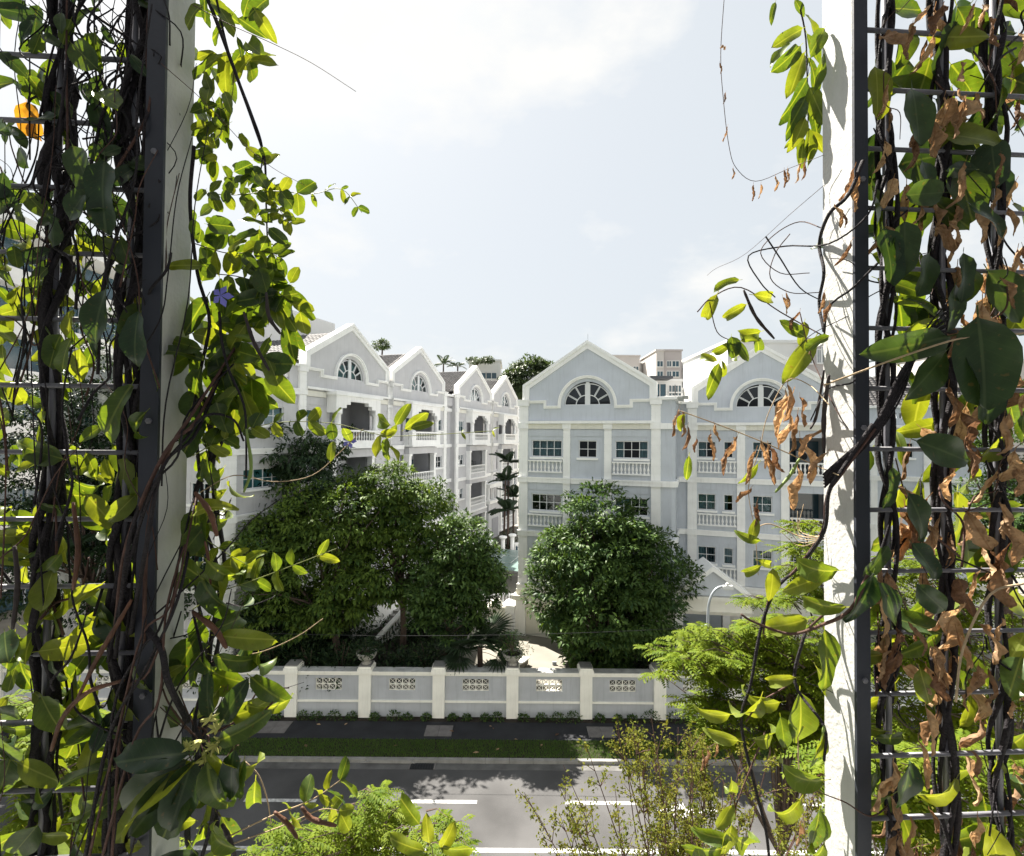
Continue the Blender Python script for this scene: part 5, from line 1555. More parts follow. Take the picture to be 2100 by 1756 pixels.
palm('lane_palm', 'tallest slender palm in the lane beside the block corner', (-.25, 52.5, 1.7), 9.2, 2.1, 10, 1, GP, wl=.12)
palm('lane_palm', 'second slender palm crown just below the tallest in the lane', (-.75, 51.5, 1.7), 7.4, 2.0, 10, 2, GP, wl=.12)
palm('lane_palm', 'low leaning palm at the foot of the lane', (-.3, 50.5, 1.7), 4.6, 2.1, 10, 3, GP, wl=.12)
palm('lane_palm', 'short palm half hidden by the apartment corner', (.25, 53.0, 1.7), 5.6, 2.0, 10, 4, GP, wl=.12)
bush('lane_shrub', 'dark clipped shrub under the lane palms', (-.1, 51.2, 1.7), 1.6, 2.6, 'lf_dark', 1600, .22, 81)
palm('far_palm', 'left of two small palms on the skyline', (-12.6, 92, 0), 26.6, 2.3, 13, 5, 'palms on the skyline', .16, (-10, 55))
palm('far_palm', 'right of two small palms on the skyline', (-10.2, 92, 0), 26.2, 2.1, 13, 6, 'palms on the skyline', .16, (-10, 55))
palm('garden_palm', 'green feather palm behind the left trellis', (-19.5, 25.8, 0), 8.3, 2.6, 11, 7, None, .14)

# ================================================================== NEAR SCREEN: POSTS, TRELLIS, VINES
TH = R(3.4)
def yp(xd):
    X = (xd - 1050)/FPX
    return 1.575/(1 - math.tan(TH)*X)

def post(xi, side, label, mat):
    """flat steel post; its inner face is at x = xi, side = -1 for the left one"""
    y0 = 1.575 + math.tan(TH)*xi
    t = empty('steel_post', (xi, y0, -.16), TH, label, 'post', 'steel posts of the green screen')
    a, b = sorted((0, side*.038))
    MB().box(a, b, .006, .152, 0, 17.6).build('body', M[mat], t)
    a, b = sorted((-side*.003, side*(.050 if side < 0 else .043)))
    MB().box(a, b, -.006, .005, 0, 17.6).build('front_plate', M['steel'], t)
    for z in (12.9, 13.7, 14.5):
        MB().lathe([(.009, 0), (.009, .006), (.006, .008)], 6).build('bolt', M['rod'], t).matrix_local = Matrix.Translation((side*.022, -.006, z)) @ Matrix.Rotation(R(90), 4, 'X')
    return t
post(-1.046, -1, 'grey steel post on the left wrapped by dark vine stems', 'steel_w')
post(1.10, 1, 'white sunlit steel post on the right with leaf shadows', 'steel_w')

def trellis(label, xa, xb, zoff, verts):
    y0 = 1.575 + .012
    t = empty('steel_trellis', (0, y0, 0), TH, label, 'trellis', 'rod trellises of the green screen')
    c = 1/math.cos(TH)
    for k in range(-8, 9):
        z = 13.5 + zoff + .2*k
        MB().tube([(xa*c, .03, z), (xb*c, .03, z)], .0078, 8).build('horizontal_rod', M['rod'], t, True)
    for x in verts:
        MB().tube([(x*c, .046, 11.7), (x*c, .046, 15.4)], .0095, 8).build('vertical_rod', M['rod'], t, True)
    return t
def xm(xd): return (xd - 1050)/FPX*yp(xd)
VL = [xm(72), xm(232), xm(-70)]
VR = [xm(1848), xm(1967), xm(2080)]
trellis('steel rod trellis left of the left post, thick with vines', -2.3, -1.11, .145, VL)
trellis('steel rod trellis right of the right post, hung with dry leaves', 1.165, 2.6, .171, VR)

# ---- leaf shapes (unit length along +Y)
def leaf_mesh(name, mat, W, pw=(.6, .8), curve=.3, fold=.25, wave=.02, curl=0.0, seed=0, n=8, petiole=.12, side=0.0, crumple=0.0):
    rd = random.Random(seed); mb = MB()
    prof = [(t**pw[0])*((1-t)**pw[1]) for t in [i/n for i in range(n+1)]]
    mxp = max(prof); prof = [p/mxp*W for p in prof]; prof[0] = .012; prof[-1] = .004
    y, z, ang = 0.0, 0.0, .0
    rows = []
    for i in range(n+1):
        t = i/n
        if i:
            ang = curve*(t**1.2)
            y += math.cos(ang)/n; z -= math.sin(ang)/n
        row = []
        for j in range(-2, 3):
            s = j/2; w = prof[i]*s
            a = fold*abs(s)
            if curl:
                th = curl*s; rr = prof[i]/max(.2, abs(curl)); px, pz = rr*math.sin(th), rr*(1 - math.cos(th))
            else:
                px, pz = w*math.cos(a), abs(w)*math.sin(a)
            pz += wave*math.sin(t*9 + seed + s*1.7)*abs(s)
            cx = crumple*(rd.random() - .5); cz = crumple*(rd.random() - .5); cy = crumple*.5*(rd.random() - .5)
            nx_, nz_ = 0.0, 1.0
            row.append((px + side*t*t + cx, y + math.sin(ang)*pz + cy, z + math.cos(ang)*pz + cz))
        rows.append(row)
    b = 0
    for r in rows: mb.v += r
    for i in range(n):
        for j in range(4):
            a = i*5 + j; mb.f.append((a, a+1, a+6, a+5))
    if petiole:
        mb.add([(-.008, -petiole, petiole*.25), (.008, -petiole, petiole*.25), (.008, .02, 0), (-.008, .02, 0), (0, -petiole*.5, petiole*.05)], [(0, 1, 4), (1, 2, 3, 4), (0, 4, 3)])
    me = bpy.data.meshes.new(name); me.from_pydata(mb.v, [], mb.f); me.update()
    me.materials.append(M[mat]); me.polygons.foreach_set('use_smooth', [True]*len(me.polygons))
    return me
LM = {}
def variants(kind, mats, count, **kw):
    for ma in mats:
        LM[(kind, ma)] = []
        for i in range(count):
            k2 = dict(kw); rd = random.Random(hash_(kind + ma) + i)
            for q in ('W', 'curve', 'fold'):
                k2[q] = kw[q]*rd.uniform(.8, 1.25)
            k2['side'] = rd.uniform(-.1, .1); k2['seed'] = i*7 + len(kind)
            LM[(kind, ma)].append(leaf_mesh('leaf', ma, **k2))
def hash_(s): return sum(ord(c)*(i+1) for i, c in enumerate(s))
GREENS = ['lf_vine', 'lf_young', 'lf_big', 'lf_yellow']
variants('ovate', GREENS, 6, wave=.045, W=.24, pw=(.55, .7), curve=.45, fold=.3)
variants('round', GREENS, 5, wave=.04, W=.33, pw=(.5, .5), curve=.3, fold=.25)
variants('long', GREENS, 5, wave=.04, W=.17, pw=(.6, .75), curve=.7, fold=.35)
variants('hook', GREENS, 5, wave=.04, W=.185, pw=(.55, .8), curve=1.9, fold=.45)
def dry_mesh(seed, W, curl, twist, bend):
    """shrivelled leaf: rolled edges, twisted and puckered"""
    rd = random.Random(seed); n, c = 13, 3; vs, fs = [], []
    ph = [rd.uniform(0, 6.28) for _ in range(8)]
    y = z = x = 0.0
    for i in range(n+1):
        t = i/n
        w = W*max(.03, (t**.55)*((1-t)**.6)*1.75)*(1 + .16*math.sin(t*15 + ph[0]))
        if i:
            a = bend*(t - .3) + .35*math.sin(t*7 + ph[1]); b_ = .3*math.sin(t*6 + ph[2])
            y += math.cos(a)*math.cos(b_)/n; z -= math.sin(a)/n; x += math.sin(b_)/n
        tw = twist*t + .35*math.sin(t*8 + ph[3])
        for j in range(-c, c+1):
            s = j/c; k = curl*(1 + .35*math.sin(t*6 + ph[4] + (2 if s > 0 else 0)))
            th = k*s; rr = w/max(.4, curl)
            px, pz = rr*math.sin(th)*1.15, rr*(1 - math.cos(th))
            pk = .016*math.sin(t*26 + s*5 + ph[5]) + .012*math.sin(t*41 - s*9 + ph[6])
            px += pk*.6; pz += pk
            vs.append((x + px*math.cos(tw) - pz*math.sin(tw), y + .02*math.sin(s*8 + t*12), z + px*math.sin(tw) + pz*math.cos(tw)))
    m_ = 2*c + 1
    for i in range(n):
        for j in range(m_-1): fs.append((i*m_+j, i*m_+j+1, (i+1)*m_+j+1, (i+1)*m_+j))
    k = len(vs); vs += [(-.008, -.16, .03), (.008, -.16, .03), (.008, .02, 0), (-.008, .02, 0)]; fs.append((k, k+1, k+2, k+3))
    me = bpy.data.meshes.new('leaf'); me.from_pydata(vs, [], fs); me.update(); me.materials.append(M['lf_dry'])
    return me
rdq = random.Random(3)
LM[('dry', 'lf_dry')] = [dry_mesh(i, rdq.uniform(.13, .2), rdq.uniform(1.3, 2.4), rdq.uniform(-1.6, 1.6), rdq.uniform(-.3, .9)) for i in range(9)]
LM[('dryflat', 'lf_dry')] = [dry_mesh(50 + i, rdq.uniform(.2, .27), rdq.uniform(.7, 1.3), rdq.uniform(-.9, .9), rdq.uniform(.2, 1.2)) for i in range(5)]

class Vine:
    def __init__(s, label, xd, yd=None, seed=1, group='vines on the green screen', name='climbing_vine', cat='vine'):
        p = at(xd, 1700, yp(xd) + .04)
        s.o = empty(name, (p.x, p.y, -.16), 0, label, cat, group)
        s.base = Vector(s.o.location); s.rd = random.Random(seed); s.n = 0; s.back = 0.0
    def dep(s, x, Y):
        """the inner right vines hang a little behind the post, towards the street"""
        return Y + s.back*min(1, max(0, (1700 - x)/25)) if s.back else Y
    def stem(s, pts, r, mat='vinebark', taper=.55, per=5, name='stem', wob=0.0, sides=5):
        """pts are (x, y, Y) picture positions with a distance"""
        W = []
        for p in pts:
            q = at(p[0], p[1], s.dep(p[0], p[2] if len(p) > 2 else yp(p[0]) + .03))
            if wob: q += Vector((s.rd.uniform(-wob, wob), s.rd.uniform(-wob, wob), s.rd.uniform(-wob, wob)))
            W.append(q - s.base)
        path = smooth_path(W, per); n = len(path)
        o = MB().tube(path, [r*(1 - (1-taper)*i/(n-1)) for i in range(n)], sides).build(name, M[mat], s.o, True)
        return [p + s.base for p in path]
    def helix(s, xw, z0, z1, rod_r, r, turns, ph, amp=.006, mat='vinebark', yoff=.046):
        rd = s.rd; pts = []; n = int((z1 - z0)/.035)
        ph2, ph3 = rd.uniform(0, 6.28), rd.uniform(0, 6.28)
        for i in range(n+1):
            f = i/n; z = z0 + (z1 - z0)*f
            a = ph + turns*6.283*f + .5*math.sin(f*9 + ph2)
            rr = rod_r + amp*(1 + math.sin(f*17 + ph3))
            c = 1/math.cos(TH)
            lx, ly = xw*c, yoff + .012
            wx = lx*math.cos(TH) - ly*math.sin(TH); wy = 1.575 + lx*math.sin(TH) + ly*math.cos(TH)
            pts.append(Vector((wx + rr*math.cos(a), wy + rr*math.sin(a), z)) - s.base)
        MB().tube(pts, [r*(1 + .18*math.sin(i*.7 + ph)) for i in range(len(pts))], 5).build('stem', M[mat], s.o, True)
    def leaf(s, x, y, ln, ang, kind='ovate', mat='lf_vine', Y=None, tilt=None, roll=None):
        rd = s.rd
        if Y is None: Y = yp(x) + rd.uniform(-.03, .12)
        Y = s.dep(x, Y); p = at(x, y, Y); a = R(ang)
        tilt = rd.gauss(0, 18) if tilt is None else tilt
        roll = rd.gauss(0, 28) if roll is None else roll
        d = (CAM_R*math.cos(a) + CAM_U*math.sin(a))
        tw = -CAM_F
        d = (d*math.cos(R(tilt)) + tw*math.sin(R(tilt))).normalized()
        nrm = (tw - d*tw.dot(d)).normalized()
        nrm = Matrix.Rotation(R(roll), 3, d) @ nrm
        # leaves droop with gravity: keep the upper side skyward
        if nrm.z < -.35: nrm = -nrm
        xx = d.cross(nrm)
        L = ln*Y/FPX
        me = rd.choice(LM[(kind, mat)])
        o = bpy.data.objects.new('leaf', me); link(o, s.o)
        Mx = Matrix((xx, d, nrm)).transposed().to_4x4()
        Mx.translation = p - s.base
        o.matrix_local = Mx @ Matrix.Diagonal((L, L, L, 1))
        s.n += 1
        return o
    def pod(s, pts, r, mat='pod'):
        W = [at(p[0], p[1], s.dep(p[0], p[2] if len(p) > 2 else yp(p[0]) + .02)) - s.base for p in pts]
        path = smooth_path(W, 6); n = len(path)
        r *= .72
        rr = [r*(.25 + .75*math.sin(math.pi*min(1, max(0, (i/(n-1))*.9 + .05)))**.5)*(1 + .12*math.sin(i*1.9)) for i in range(n)]
        mb = MB().tube(path, rr, 8)
        o = mb.build('seed_pod', M[mat], s.o, True)
        return o
    def spray(s, path, k0, k1, step, ln, kind, mats, sides=True, Yj=.02):
        """leaves in pairs along a stem path (world points)"""
        rd = s.rd; n = len(path); i = k0*n
        while i < k1*n:
            p = path[min(n-1, int(i))]; v = p - EYE; Y = v.y
            dd = v.dot(CAM_F); x = 1050 + FPX*v.dot(CAM_R)/dd; y = 878 - FPX*v.dot(CAM_U)/dd
            for sg in ((-1, 1) if sides else (rd.choice((-1, 1)),)):
                q = path[min(n-1, int(i)+1)] - path[max(0, int(i)-1)]
                ax = math.degrees(math.atan2(q.dot(CAM_U), q.dot(CAM_R)))
                s.leaf(x, y, ln*rd.uniform(.75, 1.25), ax + sg*rd.uniform(35, 80), kind, rd.choice(mats), Y + rd.uniform(-Yj, Yj))
            i += step*n

V, YG = 'lf_vine', 'lf_young'
def interp(tab, y):
    for (a, b), (c, d) in zip(tab, tab[1:]):
        if a <= y <= c: return b + (d - b)*(y - a)/(c - a)
    return tab[-1][1]

# ================ left trellis vines
v1 = Vine('vine with bright backlit leaves on the outermost left trellis rod', 72, seed=101)
v2 = Vine('vine with bright backlit leaves on the trellis rod next to the left post', 232, seed=102)
v3 = Vine('dark tangled vine behind and around the left steel post', 300, seed=103)
for v, x, col in ((v1, VL[0], 6), (v2, VL[1], 6)):
    for i in range(col):
        v.helix(x, 11.8, 15.25, .015 + .005*(i % 3), v.rd.uniform(.007, .013), v.rd.choice((-1, 1))*v.rd.uniform(2.5, 6), i*1.05)
for i in range(5):
    v3.helix(-1.13, 11.8, 15.25, .014 + .006*(i % 3), v3.rd.uniform(.006, .012), v3.rd.choice((-1, 1))*v3.rd.uniform(1.5, 4), i*1.2, .014, yoff=.07)
for i in range(4):
    v3.helix(-1.0 + .012*i, 11.8, 13.6, .012 + .008*(i % 3), v3.rd.uniform(.005, .009), v3.rd.uniform(1, 3), i*1.4, .01, yoff=.16)
# rising tangle across the trellis
r1 = random.Random(44)
for i in range(95):
    v = r1.choice((v1, v2, v3))
    top = r1.random() < .55
    x0 = r1.uniform(-20, 330); y0 = r1.uniform(-20, 620) if top else r1.uniform(600, 1756)
    dx, dy = r1.gauss(30, 90), -abs(r1.gauss(240, 110))
    dep = r1.uniform(-.05, .12)
    pts = [(x0 + dx*f + r1.gauss(0, 14), y0 + 240 + dy*2*f*.8 + r1.gauss(0, 10), yp(min(330, max(-100, x0))) + dep + r1.gauss(0, .012)) for f in (0, .25, .5, .75, 1)]
    v.stem(pts, r1.choice((.0018, .0025, .0032, .0045)), r1.choice(('vinebark', 'vinebark', 'twig')), .5)
for i in range(26):   # criss-cross thin twigs in the upper part
    x0, y0 = r1.uniform(-20, 320), r1.uniform(0, 560)
    a = r1.uniform(0, 6.28); ln = r1.uniform(60, 190)
    pts = [(x0 + math.cos(a)*ln*f + r1.gauss(0, 9), y0 + math.sin(a)*ln*f + r1.gauss(0, 9)) for f in (0, .33, .66, 1)]
    r1.choice((v1, v2)).stem(pts, r1.choice((.0015, .0022, .003)), 'vinebark', .5)
for i in range(6):    # diagonal bundle crossing the post
    o = i*13; j = lambda k=16: r1.gauss(0, k)
    v3.stem([(215 + o + j(), 1330 - o*.6 + j(), 1.50), (270 + o*.5 + j(), 1130 - o + j(), 1.44 + j(.012)), (330 + o*.3 + j(8), 960 - o*.4 + j(), 1.42 + j(.01)), (395 + j(6), 890 - o*.5 + j(), 1.52), (425 + o + j(), 820 - o*2 + j(), 1.62)], r1.uniform(.003, .0075), r1.choice(('vinebark', 'vinebark', 'twig')), .7)
    v3.stem([(150 + o*1.4 + j(30), 1780, 1.45), (225 + o + j(22), 1500 + j(30), 1.44 + j(.015)), (265 + o + j(), 1330 + o + j(30), 1.43 + j(.01)), (320 + o*.4 + j(), 1240 + j(20), 1.44), (400 + j(), 1090 - o + j(40), 1.58)], r1.uniform(.002, .007), r1.choice(('vinebark', 'vinebark', 'twig')), .7)
for i in range(70):   # dense dark twigs climbing the upper part beside the post
    x0 = r1.uniform(90, 335); y0 = r1.uniform(60, 760)
    pts = [(x0 + r1.gauss(0, 22) + f*r1.gauss(-10, 40), y0 - 260*f + r1.gauss(0, 10), yp(x0) + r1.uniform(-.02, .12)) for f in (0, .25, .5, .75, 1)]
    r1.choice((v2, v3, v3)).stem(pts, r1.choice((.0018, .0025, .0035, .005)), 'vinebark', .6)
v3.stem([(300, 1290, 1.44), (330, 1330, 1.42), (345, 1400, 1.42), (385, 1480, 1.5)], .0095, 'vinebark', .9)

def fill(v_list, n, xr, yr, ln, kinds, mats, r, Yr=(-.04, .14), down=.72, xmax=None, test=None):
    for i in range(n):
        v = r.choice(v_list); y = r.uniform(*yr)
        x1 = interp(xmax, y) if xmax else xr[1]
        if x1 <= xr[0]: continue
        x = r.uniform(xr[0], x1)
        if test and not test(x, y, r): continue
        ang = r.gauss(-80, 50) if r.random() < down else r.uniform(-180, 180)
        v.leaf(x, y, r.uniform(*ln), ang, r.choice(kinds), r.choice(mats), yp(x) + r.uniform(*Yr))
r2 = random.Random(8)
fill([v1, v2, v3], 100, (-30, 310), (-30, 560), (38, 82), ['ovate', 'ovate', 'round'], [V, 'lf_big', 'lf_big'], r2)
fill([v1, v2, v3], 165, (-30, 310), (480, 1300), (42, 92), ['ovate', 'round', 'ovate', 'hook'], [V, YG, YG], r2, (.0, .17))
fill([v1, v2, v3], 150, (-30, 330), (1250, 1790), (42, 95), ['ovate', 'round', 'ovate'], [V, YG, YG, V, 'lf_big'], r2, (-.03, .17))
for q in ((215, 330, 150, -95, 'ovate', 'lf_big', 1.40), (150, 300, 120, -70, 'ovate', 'lf_big', 1.42), (220, 590, 150, -110, 'ovate', 'lf_big', 1.41), (285, 640, 120, -100, 'ovate', 'lf_big', 1.40), (190, 380, 90, -130, 'round', 'lf_big', 1.42),
          (240, 420, 120, 175, 'ovate', V, 1.42), (270, 790, 150, -125, 'long', V, 1.4), (300, 845, 100, -140, 'hook', V, 1.41)):
    v2.leaf(*q[:6], Y=q[6], tilt=5, roll=8)
v1.leaf(55, 210, 74, -85, 'round', 'lf_yellow', yp(60) + .10, 0, 0)
v1.leaf(70, 225, 60, -95, 'ovate', 'lf_yellow', yp(60) + .12, 0, 30)
for q in (((160, 1430), (200, 1350), (235, 1290), (270, 1230)), ((105, 1540), (130, 1470), (180, 1420), (255, 1395)), ((150, 1030), (160, 1130), (150, 1210)), ((30, 1120), (36, 1200), (26, 1290))):
    v1.pod([(a, b, yp(a) - .05) for a, b in q], .0095, r2.choice(('pod', 'pod_dark', 'pod')))

# ================ vine on the inner side of the left post
v4 = Vine('leafy vine spilling from the left post into the open view', 410, seed=104)
v5 = Vine('lower vine with large leaves and buds beside the left post foot', 405, seed=105)
v6 = Vine('long bare-stemmed vine shoots reaching across the middle from the left post', 400, seed=106)
xmax = [(-40, 540), (60, 575), (140, 560), (175, 470), (260, 480), (330, 545), (400, 590), (460, 560), (520, 560), (560, 590), (620, 612), (700, 585), (760, 560), (800, 520), (850, 480), (900, 470)]
r3 = random.Random(12)
Yi = (.02, .20)
fill([v4], 40, (400, 0), (-30, 260), (46, 84), ['ovate', 'long', 'ovate'], [V, YG, V], r3, Yi, .8, xmax)
fill([v4], 52, (395, 0), (240, 470), (26, 46), ['round', 'ovate', 'round'], [V, V, YG], r3, Yi, .5, xmax)
fill([v4], 28, (395, 0), (450, 600), (34, 58), ['ovate', 'round'], [V, V, YG], r3, Yi, .6, xmax)
fill([v4], 88, (392, 0), (545, 830), (48, 96), ['ovate', 'ovate', 'long', 'round'], [V, V, V, YG], r3, Yi, .8, xmax)
fill([v4], 15, (398, 470), (800, 1010), (46, 90), ['ovate', 'hook'], [V, YG], r3, Yi, .8)
st = v4.stem([(415, -30, 1.62), (450, 60, 1.58), (490, 170, 1.6), (522, 260, 1.62), (542, 325, 1.62), (545, 400, 1.62), (548, 490, 1.62)], .0068, 'vinebark', .35)
v4.stem([(440, -20, 1.6), (470, 110, 1.6), (515, 230, 1.62), (538, 300, 1.62), (534, 360, 1.62)], .004, 'vinebark', .5)
v4.stem([(395, 10, 1.5), (470, 50, 1.52), (560, 90, 1.55), (640, 130, 1.55), (730, 188, 1.55)], .0013, 'twig', .6)
v4.stem([(330, 130, 1.46), (420, 210, 1.5), (500, 295, 1.52), (560, 345, 1.52), (625, 380, 1.52)], .0012, 'twig', .6)
v4.stem([(480, 130, 1.6), (475, 200, 1.6), (450, 225, 1.6), (430, 190, 1.6)], .0012, 'twig', .8)
p = v4.stem([(400, 395, 1.6), (480, 400, 1.6), (560, 392, 1.6), (640, 398, 1.6), (700, 388, 1.6), (742, 436, 1.6)], .0016, 'tendril', .6)
v4.spray(p, .1, .55, .07, 40, 'round', [V, YG, V]); v4.spray(p, .6, 1.0, .09, 24, 'ovate', [V, YG])
p = v4.stem([(560, 410, 1.6), (580, 440, 1.6), (600, 460, 1.6)], .0012, 'tendril'); v4.spray(p, .1, 1.0, .2, 26, 'round', [YG])
p = v4.stem([(400, 500, 1.6), (470, 520, 1.6), (540, 515, 1.6), (575, 530, 1.6)], .0018, 'twig', .6); v4.spray(p, .2, 1.0, .14, 44, 'ovate', [V, YG])
p = v4.stem([(420, 560, 1.6), (500, 570, 1.6), (570, 600, 1.6), (615, 640, 1.6)], .0018, 'twig', .6); v4.spray(p, .2, 1.0, .13, 46, 'round', [V, YG])
v4.stem([(398, 300, 1.6), (390, 420, 1.6), (405, 560, 1.6), (430, 660, 1.6), (410, 780, 1.6), (440, 860, 1.62)], .006, 'vinebark', .8)
v4.stem([(450, 640, 1.58), (455, 700, 1.56), (470, 760, 1.55), (500, 830, 1.55), (505, 900, 1.55), (505, 980, 1.55)], .0048, 'vinebark', .6)
v4.stem([(380, 890, 1.5), (430, 850, 1.53), (480, 862, 1.55), (500, 905, 1.55)], .0045, 'vinebark', .7)
for q in (((546, 600), (552, 650), (575, 685)), ((500, 640), (520, 700), (552, 760))):
    v4.pod([(a, b, 1.53) for a, b in q], .0085, 'pod_dark')
v4.pod([(505, 880, 1.54), (515, 960, 1.54), (500, 1010, 1.54)], .0075, 'pod_green')
# violet flower
mb = MB()
for i in range(5):
    a = i*1.256; mb.add([(0,0,0), (.022*math.cos(a-.5), .006, .022*math.sin(a-.5)), (.034*math.cos(a), .012, .034*math.sin(a)), (.022*math.cos(a+.5), .006, .022*math.sin(a+.5))], [(0,1,2),(0,2,3)])
o = mb.build('flower', M['flower'], v4.o); o.location = at(452, 606, 1.5) - v4.base
o = mb.build('flower', M['flower'], v6.o); o.location = at(715, 905, 1.6) - v6.base; o.scale = (.7, .7, .7)

# long shoots
p = v6.stem([(395, 935, 1.55), (460, 900, 1.58), (560, 868, 1.6), (680, 868, 1.6), (780, 892, 1.6), (860, 893, 1.6), (1010, 884, 1.6)], .0016, 'tendril', .7)
v6.spray(p, .12, .55, .055, 38, 'round', [YG, V]); v6.spray(p, .93, 1.0, .04, 16, 'long', [YG])
p = v6.stem([(410, 1010, 1.58), (480, 975, 1.6), (560, 988, 1.6), (640, 975, 1.6), (700, 925, 1.6), (745, 880, 1.6)], .0018, 'paletwig', .6); v6.spray(p, .7, 1, .16, 40, 'ovate', [YG], False)
p = v6.stem([(780, 893, 1.6), (800, 905, 1.6), (792, 935, 1.6)], .001, 'tendril'); v6.spray(p, .0, 1, .35, 46, 'ovate', [YG])
for q in ((800, 872, 60, 160, 'ovate'), (812, 872, 55, 60, 'ovate'), (830, 880, 62, 35, 'ovate'), (842, 878, 50, 15, 'long')): v6.leaf(*q[:5], YG, 1.6)
p = v6.stem([(395, 1250, 1.56), (450, 1215, 1.58), (520, 1190, 1.6), (600, 1160, 1.6), (690, 1125, 1.6)], .0018, 'tendril', .6)
v6.spray(p, .4, 1.0, .12, 42, 'ovate', [YG, V])
p = v6.stem([(420, 1105, 1.58), (465, 1135, 1.6), (510, 1160, 1.6)], .0016, 'tendril', .6); v6.spray(p, .3, 1, .3, 48, 'ovate', [YG])
v6.stem([(480, 1346, 1.6), (540, 1336, 1.6), (610, 1305, 1.6), (662, 1269, 1.6)], .0022, 'paletwig', .5)
p = v6.stem([(470, 1715, 1.5), (560, 1672, 1.52), (640, 1640, 1.54), (712, 1590, 1.55)], .0024, 'paletwig', .6); v6.spray(p, .45, 1.0, .12, 42, 'ovate', [YG, YG, V])
p = v6.stem([(480, 1730, 1.5), (590, 1690, 1.52), (660, 1660, 1.54), (705, 1665, 1.55)], .002, 'paletwig', .6); v6.spray(p, .75, 1.0, .15, 40, 'round', [YG])
v6.stem([(500, 1560, 1.55), (530, 1590, 1.55), (548, 1640, 1.55), (556, 1690, 1.55)], .0022, 'paletwig', .8)
v6.pod([(562, 1665, 1.5), (590, 1690, 1.5), (610, 1720, 1.5)], .0095); v6.pod([(618, 1655, 1.5), (640, 1680, 1.5), (690, 1694, 1.5)], .010)
v6.pod([(455, 1690, 1.5), (470, 1720, 1.5), (485, 1770, 1.5)], .010, 'pod_dark')
for q in ((860, 1690, 70, 125), (905, 1740, 58, 60), (870, 1745, 80, 160), (905, 1738, 70, -5), (880, 1730, 62, 95)): v6.leaf(*q, 'ovate', YG, 1.5, 10, 10)
v6.stem([(885, 1800, 1.5), (888, 1760, 1.5), (884, 1730, 1.5)], .003, 'tendril')

# lower big-leaved part
fill([v5], 13, (395, 460), (1000, 1250), (70, 120), ['ovate', 'hook'], [V, YG, YG], r3, (.0, .15), .85)
fill([v5], 18, (395, 530), (1250, 1620), (70, 115), ['ovate', 'hook', 'long'], [V, YG, V], r3, (-.02, .12), .85)
fill([v5], 12, (385, 470), (1560, 1800), (60, 110), ['ovate', 'hook'], [V, YG, V], r3, (-.02, .12), .85)
for q in ((385, 1545, 155, 178, 'ovate', 'lf_big', 12, 40), (380, 1560, 165, -145, 'ovate', 'lf_big', 10, 10), (375, 1580, 150, -128, 'ovate', 'lf_big', 25, 0), (395, 1560, 135, -100, 'ovate', 'lf_big', 20, -20), (385, 1600, 120, -112, 'ovate', V, 20, 5),
          (425, 1560, 160, -75, 'hook', V, 20, -10), (430, 1545, 150, -45, 'hook', YG, 15, 10), (400, 1565, 200, -155, 'long', YG, 20, 60), (445, 1520, 120, 20, 'hook', V, 10, 0), (450, 1490, 110, 60, 'ovate', 'lf_big', 10, 0), (470, 1470, 110, 10, 'hook', YG, 0, 0),
          (430, 1470, 90, 95, 'ovate', 'lf_big', 10, 0), (480, 1540, 110, -95, 'ovate', 'lf_big', 10, 0), (500, 1560, 110, -110, 'long', V, 0, 0), (505, 1445, 100, -20, 'hook', YG, 10, 20), (440, 1345, 120, -25, 'hook', V, 0, 0), (415, 1190, 170, -70, 'hook', V, 0, 10), (425, 1150, 120, -55, 'hook', YG, 0, 0), (490, 1740, 110, 170, 'hook', YG, 10, 0)):
    v5.leaf(q[0], q[1], q[2], q[3], q[4], q[5], 1.42 if q[1] > 1500 else 1.5, q[6], q[7])
v5.stem([(400, 1800, 1.5), (430, 1700, 1.5), (440, 1620, 1.48), (425, 1540, 1.45), (400, 1480, 1.5), (420, 1380, 1.55), (395, 1250, 1.57)], .006, 'vinebark', .7)
v5.stem([(560, 1440, 1.5), (510, 1490, 1.5), (470, 1520, 1.47), (430, 1545, 1.45)], .003, 'twig', 1.3)
for (x, y) in ((430, 1475), (385, 1535), (440, 1530), (410, 1520), (455, 1520), (445, 1495), (420, 1560)):
    c = at(x, y, 1.43) - v5.base; mb = MB()
    for i in range(9):
        d = Vector(rdir(1)[0]); mb.tube([c, c + d*.014, c + d*.026], [.0045, .004, .0008], 5)
    mb.build('flower_bud', M['bud'], v5.o)
v5.pod([(400, 1010, 1.52), (430, 1050, 1.5), (445, 1100, 1.5)], .011, 'pod'); v5.pod([(395, 1255, 1.5), (440, 1290, 1.5), (465, 1330, 1.5)], .012, 'pod')
v5.pod([(420, 1110, 1.52), (428, 1150, 1.52), (432, 1200, 1.52)], .006, 'pod')
for i in range(20):
    x0, y0 = r3.uniform(390, 470), r3.uniform(1050, 1750); a = r3.gauss(-1.2, .7); ln = r3.uniform(70, 200)
    v5.stem([(x0 + math.cos(a)*ln*f + r3.gauss(0, 10), y0 + math.sin(a)*ln*f + r3.gauss(0, 10), 1.56 + r3.uniform(-.05, .08)) for f in (0, .33, .66, 1)], r3.choice((.0016, .0025, .004)), r3.choice(('vinebark', 'twig')), .5)

